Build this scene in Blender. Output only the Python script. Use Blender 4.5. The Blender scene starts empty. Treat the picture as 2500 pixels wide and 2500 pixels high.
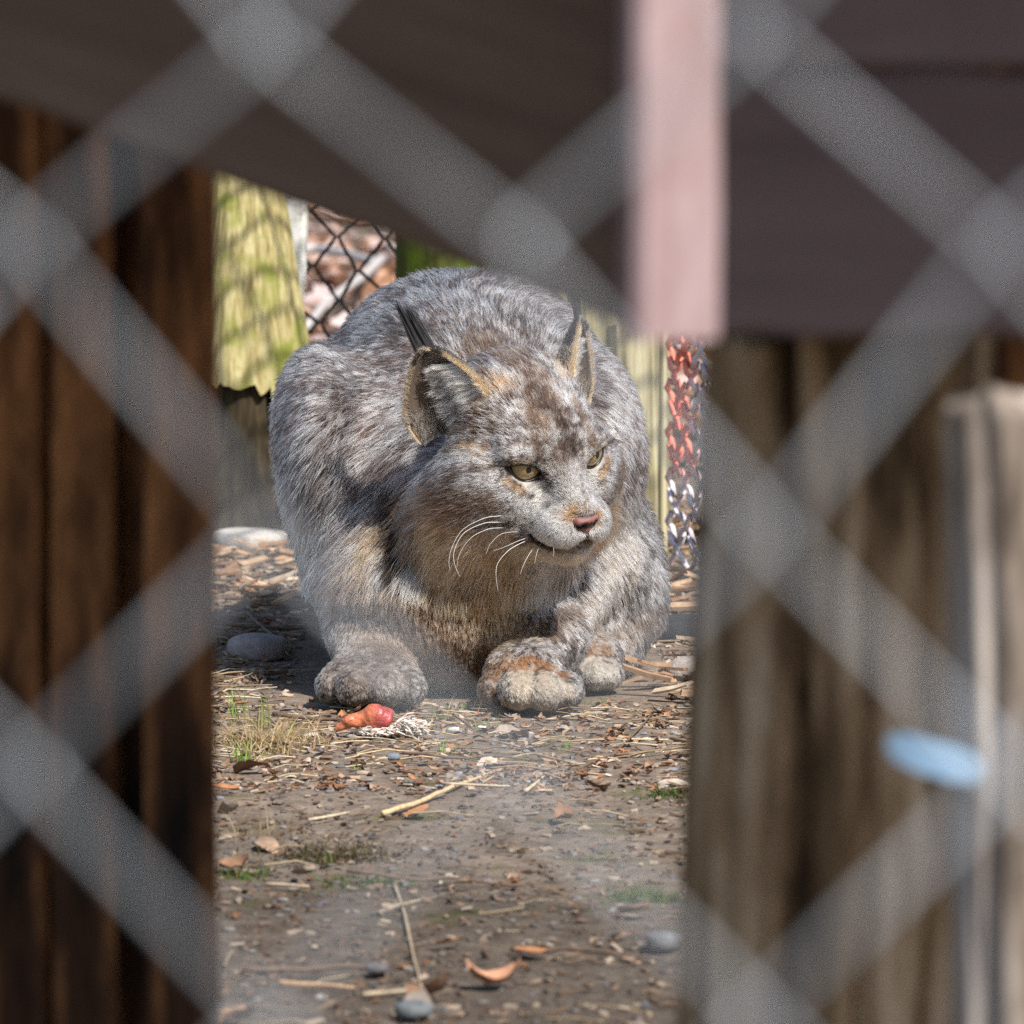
import bpy, math, random
import numpy as np
from mathutils import Vector, Matrix
from mathutils.bvhtree import BVHTree

scene = bpy.context.scene
col = scene.collection
rng = np.random.default_rng(7)
random.seed(7)

# ------------------------------------------------------------------ camera
FPX = 17143.0                      # focal length in pixels of the 2500 px photograph
PITCH = math.atan((1250 + 491) / FPX)
CAM = np.array([0.0, 0.0, 0.75])
RIGHT = np.array([1.0, 0.0, 0.0])
FWD = np.array([0.0, math.cos(PITCH), -math.sin(PITCH)])
UP = np.array([0.0, math.sin(PITCH), math.cos(PITCH)])
cam_data = bpy.data.cameras.new('camera')
cam_data.sensor_width = 36.0
cam_data.lens = 36.0 * FPX / 2500.0
cam_data.clip_start = 0.05
cam_data.clip_end = 500.0
cam_data.dof.use_dof = True
cam_data.dof.focus_distance = 5.80
cam_data.dof.aperture_fstop = 16.0
cam = bpy.data.objects.new('camera', cam_data)
cam.location = CAM
cam.rotation_euler = (math.pi / 2 - PITCH, 0, 0)
col.objects.link(cam)
scene.camera = cam

# ------------------------------------------------------------------ daylight
SUN_EL, SUN_AZ = math.radians(48), math.radians(148)   # azimuth: clockwise from +y (the view direction)
SUN = np.array([math.cos(SUN_EL) * math.sin(SUN_AZ), math.cos(SUN_EL) * math.cos(SUN_AZ), math.sin(SUN_EL)])
world = bpy.data.worlds.new('World')
scene.world = world
world.use_nodes = True
wn = world.node_tree
sky = wn.nodes.new('ShaderNodeTexSky')
sky.sky_type = 'NISHITA'
sky.sun_disc = False
sky.sun_elevation = SUN_EL
sky.sun_rotation = SUN_AZ
wn.links.new(sky.outputs[0], wn.nodes['Background'].inputs[0])
wn.nodes['Background'].inputs[1].default_value = 0.10
sun_data = bpy.data.lights.new('sun', 'SUN')
sun_data.energy = 5.0
sun_data.angle = math.radians(0.5)
sun_data.color = (1.0, 0.95, 0.88)
sun = bpy.data.objects.new('sun', sun_data)
sun.rotation_euler = Vector(SUN).to_track_quat('Z', 'Y').to_euler()
sun.location = (3, 2, 5)
col.objects.link(sun)

scene.view_settings.view_transform = 'Standard'
scene.view_settings.look = 'None'
scene.view_settings.exposure = 0.4
scene.view_settings.gamma = 1.0
scene.render.engine = 'CYCLES'
scene.cycles.max_bounces = 8
scene.cycles.diffuse_bounces = 3
scene.cycles.glossy_bounces = 3
scene.cycles.transmission_bounces = 6
scene.cycles.transparent_max_bounces = 8
scene.cycles.caustics_reflective = False
scene.cycles.caustics_refractive = False
scene.cycles.use_denoising = False
scene.cycles.use_adaptive_sampling = False

# ------------------------------------------------------------------ helpers
def ray(px, py):
    return RIGHT * (px - 1250) / FPX + UP * (1250 - py) / FPX + FWD

def P(px, py, y):
    """Point seen at photo pixel (px, py) at world depth y."""
    d = ray(px, py)
    return CAM + d * (y - CAM[1]) / d[1]

def G(px, py, z=0.0):
    """Point of the ground (height z) seen at photo pixel (px, py)."""
    d = ray(px, py)
    return CAM + d * (z - CAM[2]) / d[2]

def project(p):
    q = np.asarray(p) - CAM
    w = q @ FWD
    return np.stack([1250 + FPX * (q @ RIGHT) / w, 1250 - FPX * (q @ UP) / w], -1)

def smooth01(a, b, x):
    t = np.clip((x - a) / (b - a), 0, 1)
    return t * t * (3 - 2 * t)

def unit(v):
    v = np.asarray(v, float)
    return v / np.maximum(np.linalg.norm(v, axis=-1, keepdims=True), 1e-9)

def vnoise(p, scale, seed=0):
    """Value noise in [0,1] at points p (n,3); scale is the cell size."""
    q = np.asarray(p, float) / scale + 100.0 + seed * 17.31
    i = np.floor(q).astype(np.int64)
    f = q - i
    f = f * f * (3 - 2 * f)
    def h(ix, iy, iz):
        n = (ix * 374761393 + iy * 668265263 + iz * 2147483647 + seed * 1274126177) & 0xFFFFFFFF
        n = ((n ^ (n >> 13)) * 1274126177) & 0xFFFFFFFF
        n = n ^ (n >> 16)
        return (n & 0xFFFF) / 65535.0
    r = 0
    for dx in (0, 1):
        for dy in (0, 1):
            for dz in (0, 1):
                w = (f[:, 0] if dx else 1 - f[:, 0]) * (f[:, 1] if dy else 1 - f[:, 1]) * (f[:, 2] if dz else 1 - f[:, 2])
                r = r + w * h(i[:, 0] + dx, i[:, 1] + dy, i[:, 2] + dz)
    return r

def fbm(p, scale, seed=0, octaves=3):
    r, a, t = 0, 1.0, 0
    for o in range(octaves):
        r = r + a * vnoise(p, scale / 2 ** o, seed + o)
        t += a
        a *= 0.5
    return r / t

def new_mesh(name, verts, faces, mat=None, parent=None, smooth=True, colors=None):
    me = bpy.data.meshes.new(name)
    v = np.asarray(verts, dtype=np.float32)
    if isinstance(faces, np.ndarray) and faces.ndim == 2:
        k = faces.shape[1]
        me.vertices.add(len(v)); me.vertices.foreach_set('co', v.ravel())
        me.loops.add(faces.size); me.loops.foreach_set('vertex_index', faces.ravel().astype(np.int32))
        me.polygons.add(len(faces))
        me.polygons.foreach_set('loop_start', np.arange(0, faces.size, k, dtype=np.int32))
        me.update(calc_edges=True)
    else:
        me.from_pydata([tuple(map(float, q)) for q in v], [], [tuple(map(int, f)) for f in faces])
        me.update()
    if smooth:
        me.polygons.foreach_set('use_smooth', np.ones(len(me.polygons), dtype=bool))
    if colors is not None:
        at = me.color_attributes.new('tint', 'FLOAT_COLOR', 'POINT')
        c = np.ones((len(v), 4), np.float32); c[:, :3] = colors
        at.data.foreach_set('color', c.ravel())
    if mat is not None:
        me.materials.append(mat)
    o = bpy.data.objects.new(name, me)
    col.objects.link(o)
    if parent is not None:
        o.parent = parent
    return o

def place(o, origin):
    """Put the object's origin at a point without moving its shape."""
    if o.type == 'MESH':
        o.data.transform(Matrix.Translation(-Vector(origin)))
    o.location = o.location + Vector(origin)
    return o

def tag(o, label=None, category=None, group=None, kind=None):
    if label: o['label'] = label
    if category: o['category'] = category
    if group: o['group'] = group
    if kind: o['kind'] = kind
    return o

def empty(name, loc, rotz=0.0):
    o = bpy.data.objects.new(name, None)
    o.empty_display_size = 0.05
    o.location = loc
    o.rotation_euler = (0, 0, rotz)
    col.objects.link(o)
    return o

def tube(path, radius, sides=8, caps=True):
    """Vertices and faces of a tube along a path (n,3); radius is a number or (n,)."""
    p = np.asarray(path, float); n = len(p)
    r = np.broadcast_to(np.asarray(radius, float), (n,))
    t = unit(np.gradient(p, axis=0))
    a = np.array([0, 0, 1.0]) if abs(t[0][2]) < 0.9 else np.array([1.0, 0, 0])
    u = unit(np.cross(t[0], a)); us = [u]
    for i in range(1, n):
        u = us[-1] - t[i] * (us[-1] @ t[i]); us.append(unit(u))
    us = np.array(us); ws = np.cross(t, us)
    ang = np.arange(sides) * 2 * math.pi / sides
    v = (p[:, None] + r[:, None, None] * (us[:, None] * np.cos(ang)[None, :, None] + ws[:, None] * np.sin(ang)[None, :, None])).reshape(-1, 3)
    f = []
    for i in range(n - 1):
        for j in range(sides):
            k = (j + 1) % sides
            f.append((i * sides + j, i * sides + k, (i + 1) * sides + k, (i + 1) * sides + j))
    if caps:
        f.append(tuple(range(sides - 1, -1, -1)))
        f.append(tuple((n - 1) * sides + j for j in range(sides)))
    return v, f

def material(name):
    m = bpy.data.materials.new(name)
    m.use_nodes = True
    nt = m.node_tree
    return m, nt, nt.nodes['Principled BSDF']

def N(nt, kind, **kw):
    n = nt.nodes.new(kind)
    for k, v in kw.items():
        if k.startswith('i_'):
            n.inputs[k[2:].replace('_', ' ')].default_value = v
        else:
            setattr(n, k, v)
    return n

def ramp(nt, stops, fac=None, interp='LINEAR'):
    n = nt.nodes.new('ShaderNodeValToRGB')
    n.color_ramp.interpolation = interp
    e = n.color_ramp.elements
    e.remove(e[1])
    e[0].position = stops[0][0]; e[0].color = (*stops[0][1], 1)
    for pos, c in stops[1:]:
        e.new(pos).color = (*c, 1)
    if fac is not None:
        nt.links.new(fac, n.inputs[0])
    return n

def tint_material(name, rough=0.7, spec=0.3, attr='tint', bump=0.0, bump_scale=300.0, mottle=0.25, mottle_scale=60.0):
    """Base colour from the mesh's own per-piece colour, with a little procedural mottle."""
    m, nt, b = material(name)
    a = N(nt, 'ShaderNodeAttribute', attribute_name=attr)
    geo = N(nt, 'ShaderNodeNewGeometry')
    nz = N(nt, 'ShaderNodeTexNoise')
    nz.inputs['Scale'].default_value = mottle_scale; nz.inputs['Detail'].default_value = 5
    nt.links.new(geo.outputs['Position'], nz.inputs['Vector'])
    rp = ramp(nt, [(0.25, (1 - mottle,) * 3), (0.75, (1 + mottle,) * 3)], nz.outputs['Fac'])
    mx = N(nt, 'ShaderNodeMix', data_type='RGBA', blend_type='MULTIPLY')
    mx.inputs[0].default_value = 1.0
    nt.links.new(a.outputs['Color'], mx.inputs[6]); nt.links.new(rp.outputs[0], mx.inputs[7])
    nt.links.new(mx.outputs[2], b.inputs['Base Color'])
    b.inputs['Roughness'].default_value = rough
    b.inputs['Specular IOR Level'].default_value = spec
    if bump:
        n2 = N(nt, 'ShaderNodeTexNoise'); n2.inputs['Scale'].default_value = bump_scale; n2.inputs['Detail'].default_value = 4
        nt.links.new(geo.outputs['Position'], n2.inputs['Vector'])
        bp = N(nt, 'ShaderNodeBump'); bp.inputs['Strength'].default_value = bump; bp.inputs['Distance'].default_value = 0.002
        nt.links.new(n2.outputs['Fac'], bp.inputs['Height']); nt.links.new(bp.outputs[0], b.inputs['Normal'])
    return m
# ================================================================== GROUND
def gz(x, y):
    """Height of the soil."""
    x = np.asarray(x, float); y = np.asarray(y, float)
    p = np.stack([x.ravel(), y.ravel(), np.zeros(x.size)], -1)
    h = (fbm(p, 0.16, 51, 3) - 0.5) * 0.012 + (vnoise(p, 0.018, 57) - 0.5) * 0.003
    near_paws = np.exp(-(((p[:, 0] + 0.02) / 0.22) ** 2 + ((p[:, 1] - 5.85) / 0.22) ** 2))
    return (h * (1 - 0.8 * near_paws) - 0.004).reshape(x.shape)

def ground_material():
    m, nt, b = material('soil')
    L = nt.links.new
    geo = N(nt, 'ShaderNodeNewGeometry')
    def noise(scale, detail=6, rough=0.6):
        n = N(nt, 'ShaderNodeTexNoise'); n.inputs['Scale'].default_value = scale; n.inputs['Detail'].default_value = detail; n.inputs['Roughness'].default_value = rough
        L(geo.outputs['Position'], n.inputs['Vector']); return n
    soil = ramp(nt, [(0.25, (.075, .056, .045)), (0.45, (.19, .15, .118)), (0.62, (.29, .235, .185)), (0.8, (.42, .36, .30))], noise(38, 9, 0.72).outputs['Fac'])
    grit = N(nt, 'ShaderNodeTexVoronoi'); grit.inputs['Scale'].default_value = 260
    L(geo.outputs['Position'], grit.inputs['Vector'])
    gr = ramp(nt, [(0.0, (.55, .5, .45)), (0.35, (1, 1, 1)), (0.8, (1.25, 1.2, 1.15))], grit.outputs['Distance'])
    mx = N(nt, 'ShaderNodeMix', data_type='RGBA', blend_type='MULTIPLY'); mx.inputs[0].default_value = 0.8
    L(soil.outputs[0], mx.inputs[6]); L(gr.outputs[0], mx.inputs[7])
    moss = ramp(nt, [(0.58, (0, 0, 0)), (0.70, (1, 1, 1))], noise(9, 5, 0.6).outputs['Fac'])
    m2 = N(nt, 'ShaderNodeMix', data_type='RGBA'); L(moss.outputs[0], m2.inputs[0])
    mc = ramp(nt, [(0.3, (.06, .065, .018)), (0.7, (.17, .155, .05))], noise(120, 4).outputs['Fac'])
    L(mx.outputs[2], m2.inputs[6]); L(mc.outputs[0], m2.inputs[7])
    # shade painted into the soil colour, darkening it towards the shelter
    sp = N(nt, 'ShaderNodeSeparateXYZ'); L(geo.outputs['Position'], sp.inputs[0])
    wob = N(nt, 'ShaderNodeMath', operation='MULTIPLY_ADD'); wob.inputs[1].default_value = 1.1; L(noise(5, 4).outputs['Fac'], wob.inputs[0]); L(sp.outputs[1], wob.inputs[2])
    soil_shade = N(nt, 'ShaderNodeMapRange'); soil_shade.inputs[1].default_value = 5.25; soil_shade.inputs[2].default_value = 5.75; soil_shade.inputs[3].default_value = 0.52; soil_shade.inputs[4].default_value = 1.0
    L(wob.outputs[0], soil_shade.inputs[0])
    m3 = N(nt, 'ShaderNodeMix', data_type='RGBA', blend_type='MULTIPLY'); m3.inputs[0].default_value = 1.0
    cd = N(nt, 'ShaderNodeCombineColor'); [L(soil_shade.outputs[0], cd.inputs[i]) for i in range(3)]
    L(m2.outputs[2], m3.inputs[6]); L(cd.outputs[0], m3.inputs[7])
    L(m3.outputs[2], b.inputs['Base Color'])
    b.inputs['Roughness'].default_value = 0.95; b.inputs['Specular IOR Level'].default_value = 0.15
    bp = N(nt, 'ShaderNodeBump'); bp.inputs['Strength'].default_value = 0.9; bp.inputs['Distance'].default_value = 0.004
    L(noise(170, 6, 0.7).outputs['Fac'], bp.inputs['Height']); L(bp.outputs[0], b.inputs['Normal'])
    return m
def axis(a, b, d, far0, far1):
    core = np.arange(a, b + d / 2, d)
    def out(dist):
        r, s, t = [], d * 1.6, 0
        while t < dist:
            t += s; r.append(t); s *= 1.35
        return np.array(r)
    return np.concatenate([a - out(a - far0)[::-1], core, b + out(far1 - b)])
gx, gy = axis(-0.50, 0.50, 0.006, -80, 80), axis(4.05, 7.4, 0.008, -30, 160)
GX, GY = np.meshgrid(gx, gy, indexing='ij')
gv = np.stack([GX, GY, gz(GX, GY)], -1).reshape(-1, 3)
ii = (np.arange(len(gx) - 1)[:, None] * len(gy) + np.arange(len(gy) - 1)[None]).ravel()
gf = np.stack([ii, ii + len(gy), ii + len(gy) + 1, ii + 1], -1)
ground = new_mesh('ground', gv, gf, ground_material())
tag(ground, 'bare brown soil with grit, moss and trodden litter', kind='structure')
# ================================================================== WOOD NEAR THE CAMERA AND BEHIND THE LYNX
def wood_material(name, stops, grain=(260, 260, 9), rough=0.8, moss=None, bump=0.5, streak=None):
    """Weathered wood: grain stretched along z of the object; stops is a colour ramp."""
    m, nt, b = material(name)
    L = nt.links.new
    tc = N(nt, 'ShaderNodeTexCoord')
    mp = N(nt, 'ShaderNodeMapping'); mp.inputs['Scale'].default_value = grain
    L(tc.outputs['Object'], mp.inputs[0])
    n1 = N(nt, 'ShaderNodeTexNoise'); n1.inputs['Scale'].default_value = 1.0; n1.inputs['Detail'].default_value = 7; n1.inputs['Roughness'].default_value = 0.65
    L(mp.outputs[0], n1.inputs['Vector'])
    c = ramp(nt, stops, n1.outputs['Fac']).outputs[0]
    if moss:
        n2 = N(nt, 'ShaderNodeTexNoise'); n2.inputs['Scale'].default_value = moss[1]; n2.inputs['Detail'].default_value = 5
        L(tc.outputs['Object'], n2.inputs['Vector'])
        f = ramp(nt, [(moss[2], (0, 0, 0)), (moss[2] + 0.16, (1, 1, 1))], n2.outputs['Fac'])
        mx = N(nt, 'ShaderNodeMix', data_type='RGBA'); L(f.outputs[0], mx.inputs[0]); L(c, mx.inputs[6]); mx.inputs[7].default_value = (*moss[0], 1)
        c = mx.outputs[2]
    L(c, b.inputs['Base Color'])
    b.inputs['Roughness'].default_value = rough; b.inputs['Specular IOR Level'].default_value = 0.2
    bp = N(nt, 'ShaderNodeBump'); bp.inputs['Strength'].default_value = bump; bp.inputs['Distance'].default_value = 0.003
    L(n1.outputs['Fac'], bp.inputs['Height']); L(bp.outputs[0], b.inputs['Normal'])
    return m
DARK_WOOD = wood_material('dark_stained_wood', [(0.34, (.012, .008, .005)), (0.46, (.085, .036, .017)), (0.56, (.34, .145, .055)), (0.67, (.74, .34, .14))], (34, 34, 5.0))
MAUVE_WOOD = wood_material('mauve_painted_wood', [(0.3, (.135, .092, .090)), (0.7, (.205, .145, .135))], (30, 30, 3))
BROWN_WOOD = wood_material('umber_wood', [(0.3, (.115, .078, .058)), (0.7, (.205, .140, .105))], (30, 30, 4))
PINK_WOOD = wood_material('pink_paint', [(0.3, (.30, .195, .185)), (0.55, (.40, .285, .285)), (0.75, (.47, .36, .36))], (60, 60, 18))
GREY_WOOD = wood_material('weathered_grey_wood', [(0.34, (.030, .016, .008)), (0.45, (.19, .115, .058)), (0.56, (.42, .285, .165)), (0.70, (.68, .54, .39))], (40, 40, 7.0))
PALE_WOOD = wood_material('bleached_wood', [(0.32, (.07, .05, .035)), (0.45, (.26, .21, .17)), (0.56, (.46, .40, .36)), (0.72, (.60, .53, .46))], (55, 55, 9.0))
MOSSY_WOOD = wood_material('mossy_wood', [(0.28, (.11, .085, .035)), (0.45, (.34, .28, .12)), (0.6, (.50, .44, .22)), (0.8, (.62, .56, .36))], (190, 190, 7), moss=((.22, .24, .045), 26, 0.50))
GREEN_WOOD = wood_material('green_algae_wood', [(0.3, (.045, .055, .012)), (0.6, (.10, .115, .022)), (0.8, (.16, .17, .05))], (120, 120, 8), moss=((.12, .19, .012), 18, 0.52))
REED_WOOD = wood_material('split_pale_log', [(0.28, (.09, .075, .035)), (0.45, (.30, .26, .14)), (0.6, (.52, .47, .30)), (0.8, (.64, .60, .44))], (150, 150, 2.4))
CORE_WOOD = wood_material('rotten_core', [(0.3, (.012, .009, .005)), (0.6, (.055, .040, .020)), (0.8, (.10, .085, .03))], (120, 120, 14))
WHITE_WOOD = wood_material('white_bark', [(0.3, (.10, .10, .09)), (0.40, (.55, .54, .49)), (0.6, (.80, .79, .74))], (60, 60, 60))

def plank(name, size, mat, parent=None, bevel=0.003, seed=0, wobble=0.0015):
    """A sawn board, origin at the middle of its lower end, long side z."""
    sx, sy, sz = size
    r = random.Random(seed)
    n = 14
    prof = [(-sx / 2 + bevel, -sy / 2), (sx / 2 - bevel, -sy / 2), (sx / 2, -sy / 2 + bevel), (sx / 2, sy / 2 - bevel), (sx / 2 - bevel, sy / 2), (-sx / 2 + bevel, sy / 2), (-sx / 2, sy / 2 - bevel), (-sx / 2, -sy / 2 + bevel)]
    v, f = [], []
    for i in range(n + 1):
        z = sz * i / n
        ox, oy, w = r.uniform(-wobble, wobble), r.uniform(-wobble, wobble), 1 + r.uniform(-0.02, 0.02)
        for x, y in prof:
            v.append((x * w + ox, y + oy, z))
    for i in range(n):
        for j in range(8):
            k = (j + 1) % 8
            f.append((i * 8 + j, i * 8 + k, (i + 1) * 8 + k, (i + 1) * 8 + j))
    f.append(tuple(range(7, -1, -1))); f.append(tuple(n * 8 + j for j in range(8)))
    return new_mesh(name, v, f, mat, parent, smooth=False)

def log(name, base, top, r0, r1, mat, parent=None, groove=0.10, freq=9.0, seed=0, sides=56, rows=40, crack=(), bottom=None, cap_rough=0.004):
    """A round post with ridged, weathered sides; crack = [(angle, width, depth)] deep splits;
    bottom = f(angle) -> lift of the lower edge in metres."""
    base, top = np.asarray(base, float), np.asarray(top, float)
    t = unit(top - base); a = unit(np.cross(t, [0, 1.0, 0])); b = np.cross(t, a)   # b points to +y for an upright log
    Ht = np.linalg.norm(top - base)
    v, f = [], []
    ang = np.arange(sides) * 2 * math.pi / sides
    cs = np.stack([np.cos(ang), np.sin(ang)], -1)
    lift = np.array([bottom(x) for x in ang]) if bottom else np.zeros(sides)
    for i in range(rows + 1):
        s = i / rows
        z = lift + (Ht - lift) * s
        rr = r0 + (r1 - r0) * (z / Ht)
        pz = np.stack([cs[:, 0] * freq, cs[:, 1] * freq, z * 3.0], -1)
        d = 1 + groove * (fbm(pz, 1.0, seed + 3, 3) - 0.5) * 2 + 0.05 * (vnoise(np.stack([cs[:, 0], cs[:, 1], z * 5], -1), 0.9, seed + 9) - 0.5)
        for (ca, cw, cd) in crack:
            da = np.abs((ang - ca - 0.12 * math.sin(z[0] * 14 + seed) + math.pi) % (2 * math.pi) - math.pi)
            d = d - cd * np.exp(-(da / cw) ** 2)
        if i == rows: z = z + (vnoise(np.stack([cs[:, 0] * 3, cs[:, 1] * 3, np.full(sides, seed)], -1), 1.0, seed) - 0.5) * cap_rough * 2
        v.append(base + t * z[:, None] + (rr * d)[:, None] * (cs[:, :1] * a + cs[:, 1:] * b))
    v = np.concatenate(v)
    for i in range(rows):
        for j in range(sides):
            k = (j + 1) % sides
            f.append((i * sides + j, i * sides + k, (i + 1) * sides + k, (i + 1) * sides + j))
    n0 = len(v)
    v = np.concatenate([v, [top + t * 0.001]])
    for j in range(sides):
        f.append((rows * sides + j, rows * sides + (j + 1) % sides, n0))
    o = new_mesh(name, v, f, mat, parent)
    place(o, base)
    return o

# ---- shelter: added shade roof, slatted side, sloping bargeboard, hanging panel and its post
SHADE_ROOF_Z = 1.20
roof = empty('shade_roof', (0.3, 3.2, SHADE_ROOF_Z))  # unseen roof, added to keep the sun off the boards below
tag(roof, 'unseen dark board roof added above the slatted wall for shade', 'roof')
for i in range(9):
    o = plank('plank', (0.020, 0.150, 2.6), BROWN_WOOD, roof, seed=i)
    o.rotation_euler = (0, math.pi / 2, 0)
    o.location = (-1.5, 2.165 + 0.1345 * i - 3.2, 0.011 + 0.023 * (i % 2))
wall = empty('slatted_wall', tuple(P(535, 2500, 3.3) * np.array([1, 1, 0])))
tag(wall, 'dark brown wall of upright wooden slats beside the opening', 'wall')
edges = [535, 352, 285, 118, -40, -230, -400, -590, -760, -950, -1120, -1300, -1480, -1660]
for i, (a, b2) in enumerate(zip(edges, edges[1:])):
    pa, pb = P(a, 1500, 3.3)[0], P(b2, 1500, 3.3)[0]
    yy = 3.300 + (0.035 if i == 1 else 0.0) + (i % 2) * 0.006 
    o = plank('slat', (pa - pb - 0.0025, 0.022, 1.19), DARK_WOOD, wall, seed=20 + i, wobble=0.0010)
    o.location = ((pa + pb) / 2 - wall.location.x, yy - 3.3, 0.0)
bk = plank('backing_board', (0.42, 0.012, 1.18), DARK_WOOD, wall, seed=43); bk.location = (-0.222, 0.052, 0.0)
rail = plank('rail', (0.05, 0.03, 0.44), DARK_WOOD, wall, seed=44); rail.rotation_euler = (0, -math.pi / 2, 0); rail.location = (-0.003, 0.0745, 1.05)

def slanted(name, p0, p1, y, height, thick, mat, seed):
    """Board whose lower edge runs from pixel p0 to pixel p1 at depth y."""
    a, b2 = P(*p0, y), P(*p1, y)
    L = np.linalg.norm(b2 - a); d = (b2 - a) / L
    o = plank(name, (height, thick, L), mat, None, seed=seed)
    X = np.cross([0, 1.0, 0], d)           # across the board
    if X[2] < 0: X = -X
    M = Matrix((Vector(X), Vector(np.cross(d, X)), Vector(d))).transposed().to_4x4()
    o.matrix_world = Matrix.Translation(Vector(a + X * height / 2)) @ M
    return o
barge = slanted('bargeboard', (-500, 56), (1565, 803), 2.80, 0.175, 0.024, BROWN_WOOD, 61)
tag(barge, 'broad umber board sloping down towards the pink post', 'board')
panel = empty('hanging_panel', tuple(P(1745, 820, 2.75)))
tag(panel, 'mauve-brown board panel hanging beside the pink post', 'panel')
zb = P(1745, 822, 2.75)[2]
zs = [zb, zb + 0.104, zb + 0.205, zb + 0.33, zb + 0.455, zb + 0.58]
for i, (z0, z1) in enumerate(zip(zs, zs[1:])):
    o = plank('board', (z1 - z0 - 0.001, 0.022, 0.36), MAUVE_WOOD, panel, seed=70 + i)
    o.rotation_euler = (0, math.pi / 2, 0)
    o.location = (-0.012, (i % 2) * 0.004, (z0 + z1) / 2 - zb)
    
pp = P(1634, 822, 2.44)
post = plank('pink_post', (0.0305, 0.030, SHADE_ROOF_Z - 0.002 - pp[2]), PINK_WOOD, None, bevel=0.004, seed=80, wobble=0.0004)
post.location = pp; post.rotation_euler = (0, 0, math.radians(10))
tag(post, 'pale pink painted square post hanging in front of the mauve panel', 'post')

OCHRE = wood_material('ochre_wood', [(0.3, (.16, .075, .018)), (0.7, (.60, .30, .08))], (40, 40, 2))
# ---- weathered posts to the right
pb_, pt_ = P(2040, 2500, 2.9), P(2075, 780, 2.9)
base = pb_ + (pb_ - pt_) / (pt_[2] - pb_[2]) * pb_[2]; 
fis = log('weathered_post', base, pt_, 0.0690, 0.0575, GREY_WOOD, groove=0.15, freq=7, seed=3, rows=90, sides=110, crack=[(1.12, 0.09, 0.22), (2.2, 0.11, 0.26), (1.62, 0.05, 0.10)], cap_rough=0.012)
tag(fis, 'weathered grey-brown round post with deep upright cracks', 'post')
b1, t1 = P(2520, 2500, 2.60), P(2490, 965, 2.60)
b1 = b1 + (b1 - t1) / (t1[2] - b1[2]) * b1[2]
st = log('pale_post', b1, t1, 0.033, 0.026, PALE_WOOD, groove=0.26, freq=4, seed=8, rows=80, sides=90, crack=[(0.9, 0.16, 0.22)], cap_rough=0.008)
tag(st, 'pale sunlit post with a cut top beside the cracked grey post', 'post')
for i, (xa, xb, mt) in enumerate([(1742, 1868, 0), (1869, 2030, 1), (2031, 2190, 1), (2191, 2400, 0), (2401, 2640, 1)]):
    a, b2 = P(xa, 1000, 3.15), P(xb, 1000, 3.15)
    if i == 0:
        back = empty('back_boards', (float(a[0]), 3.15, 0.0)); tag(back, 'brown upright boards in shade under the mauve panel', 'boards')
    o = plank('board', (b2[0] - a[0] - 0.001, 0.02, 1.19), DARK_WOOD if mt else OCHRE, back, seed=90 + i)
    o.location = ((a[0] + b2[0]) / 2 - back.location.x, 0.004 * (i % 2), 0)

bb = plank('backing_board', (0.19, 0.012, 1.18), DARK_WOOD, back, seed=97); bb.location = (0.0985, 0.030, 0)
# pale blue plastic tag stapled to the cracked post
tg = P(2282, 1850, 2.578)
v = []; f = []
n = 16
for i in range(n + 1):
    s = i / n
    x = (s - 0.5) * 0.036
    w = 0.0060 * (1 - (2 * s - 1) ** 4) ** 0.5 + 0.0006
    for k, (dy, dz) in enumerate(((0, -1), (0, 1), (0.0016, 1), (0.0016, -1))):
        v.append((x, 0.006 * (2 * s - 1) ** 2 - 0.004 + dy + 0.0, dz * w - 0.010 * (s - 0.5)))
for i in range(n):
    for k in range(4):
        f.append((i * 4 + k, i * 4 + (k + 1) % 4, i * 4 + 4 + (k + 1) % 4, i * 4 + 4 + k))
f += [(0, 1, 2, 3), (n * 4 + 3, n * 4 + 2, n * 4 + 1, n * 4)]
bm_, nt, b = material('pale_blue_plastic'); b.inputs['Base Color'].default_value = (.22, .35, .50, 1); b.inputs['Roughness'].default_value = 0.35
tagp = new_mesh('plastic_strap', v, f, bm_, smooth=False); tagp.location = tg
tag(tagp, 'pale blue plastic strap end sticking out from the pale post', 'strap')

# ---- posts behind the lynx
def on_ground(px, y): 
    q = P(px, 1000, y); return np.array([q[0], y, -0.02])
base, top = on_ground(612, 7.2), P(585, 60, 7.2)
def jag(a):
    a = (a + math.pi) % (2 * math.pi) - math.pi
    # the camera sees angles around -pi/2; left part broken off, right strip runs to the soil
    return (0.172 + 0.022 * (float(vnoise(np.array([[a * 7, 0.3, 0.7]]), 1.0, 4)[0]) - 0.5) + 0.016 * (float(vnoise(np.array([[a * 19, 0.3, 0.7]]), 1.0, 6)[0]) - 0.5)) if (-1.0 < a < 1.95) else 0.06 + 0.02 * math.sin(a * 9)
pa = log('mossy_post', base, top, 0.095, 0.017, MOSSY_WOOD, groove=0.09, freq=8, seed=21, sides=84, bottom=jag)
tag(pa, 'yellow-green mossy wooden post, broken away near its foot', 'post')
core = log('rotten_core', base, base + (top - base) * 0.6, 0.078, 0.040, CORE_WOOD, groove=0.14, freq=9, seed=23, rows=24)
core.parent = pa; core.matrix_parent_inverse = Matrix.Identity(4); core.location = (0, 0, 0)
wb = plank('bleached_stake', (0.030, 0.014, 0.46), WHITE_WOOD, None, seed=31, wobble=0.0022)
q = P(722, 466, 7.38); wb.location = (q[0] - 0.022, 7.38, q[2] - 0.458); wb.rotation_euler = (0, math.radians(2.5), math.radians(-15))
tag(wb, 'whitish bleached stake standing behind the mossy post', 'stake')
pc = log('algae_post', on_ground(1092, 7.5), P(1092, 60, 7.5), 0.057, 0.055, GREEN_WOOD, groove=0.04, freq=8, seed=25)
tag(pc, 'dark green algae-covered post rising behind the lynx', 'post')
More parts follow.
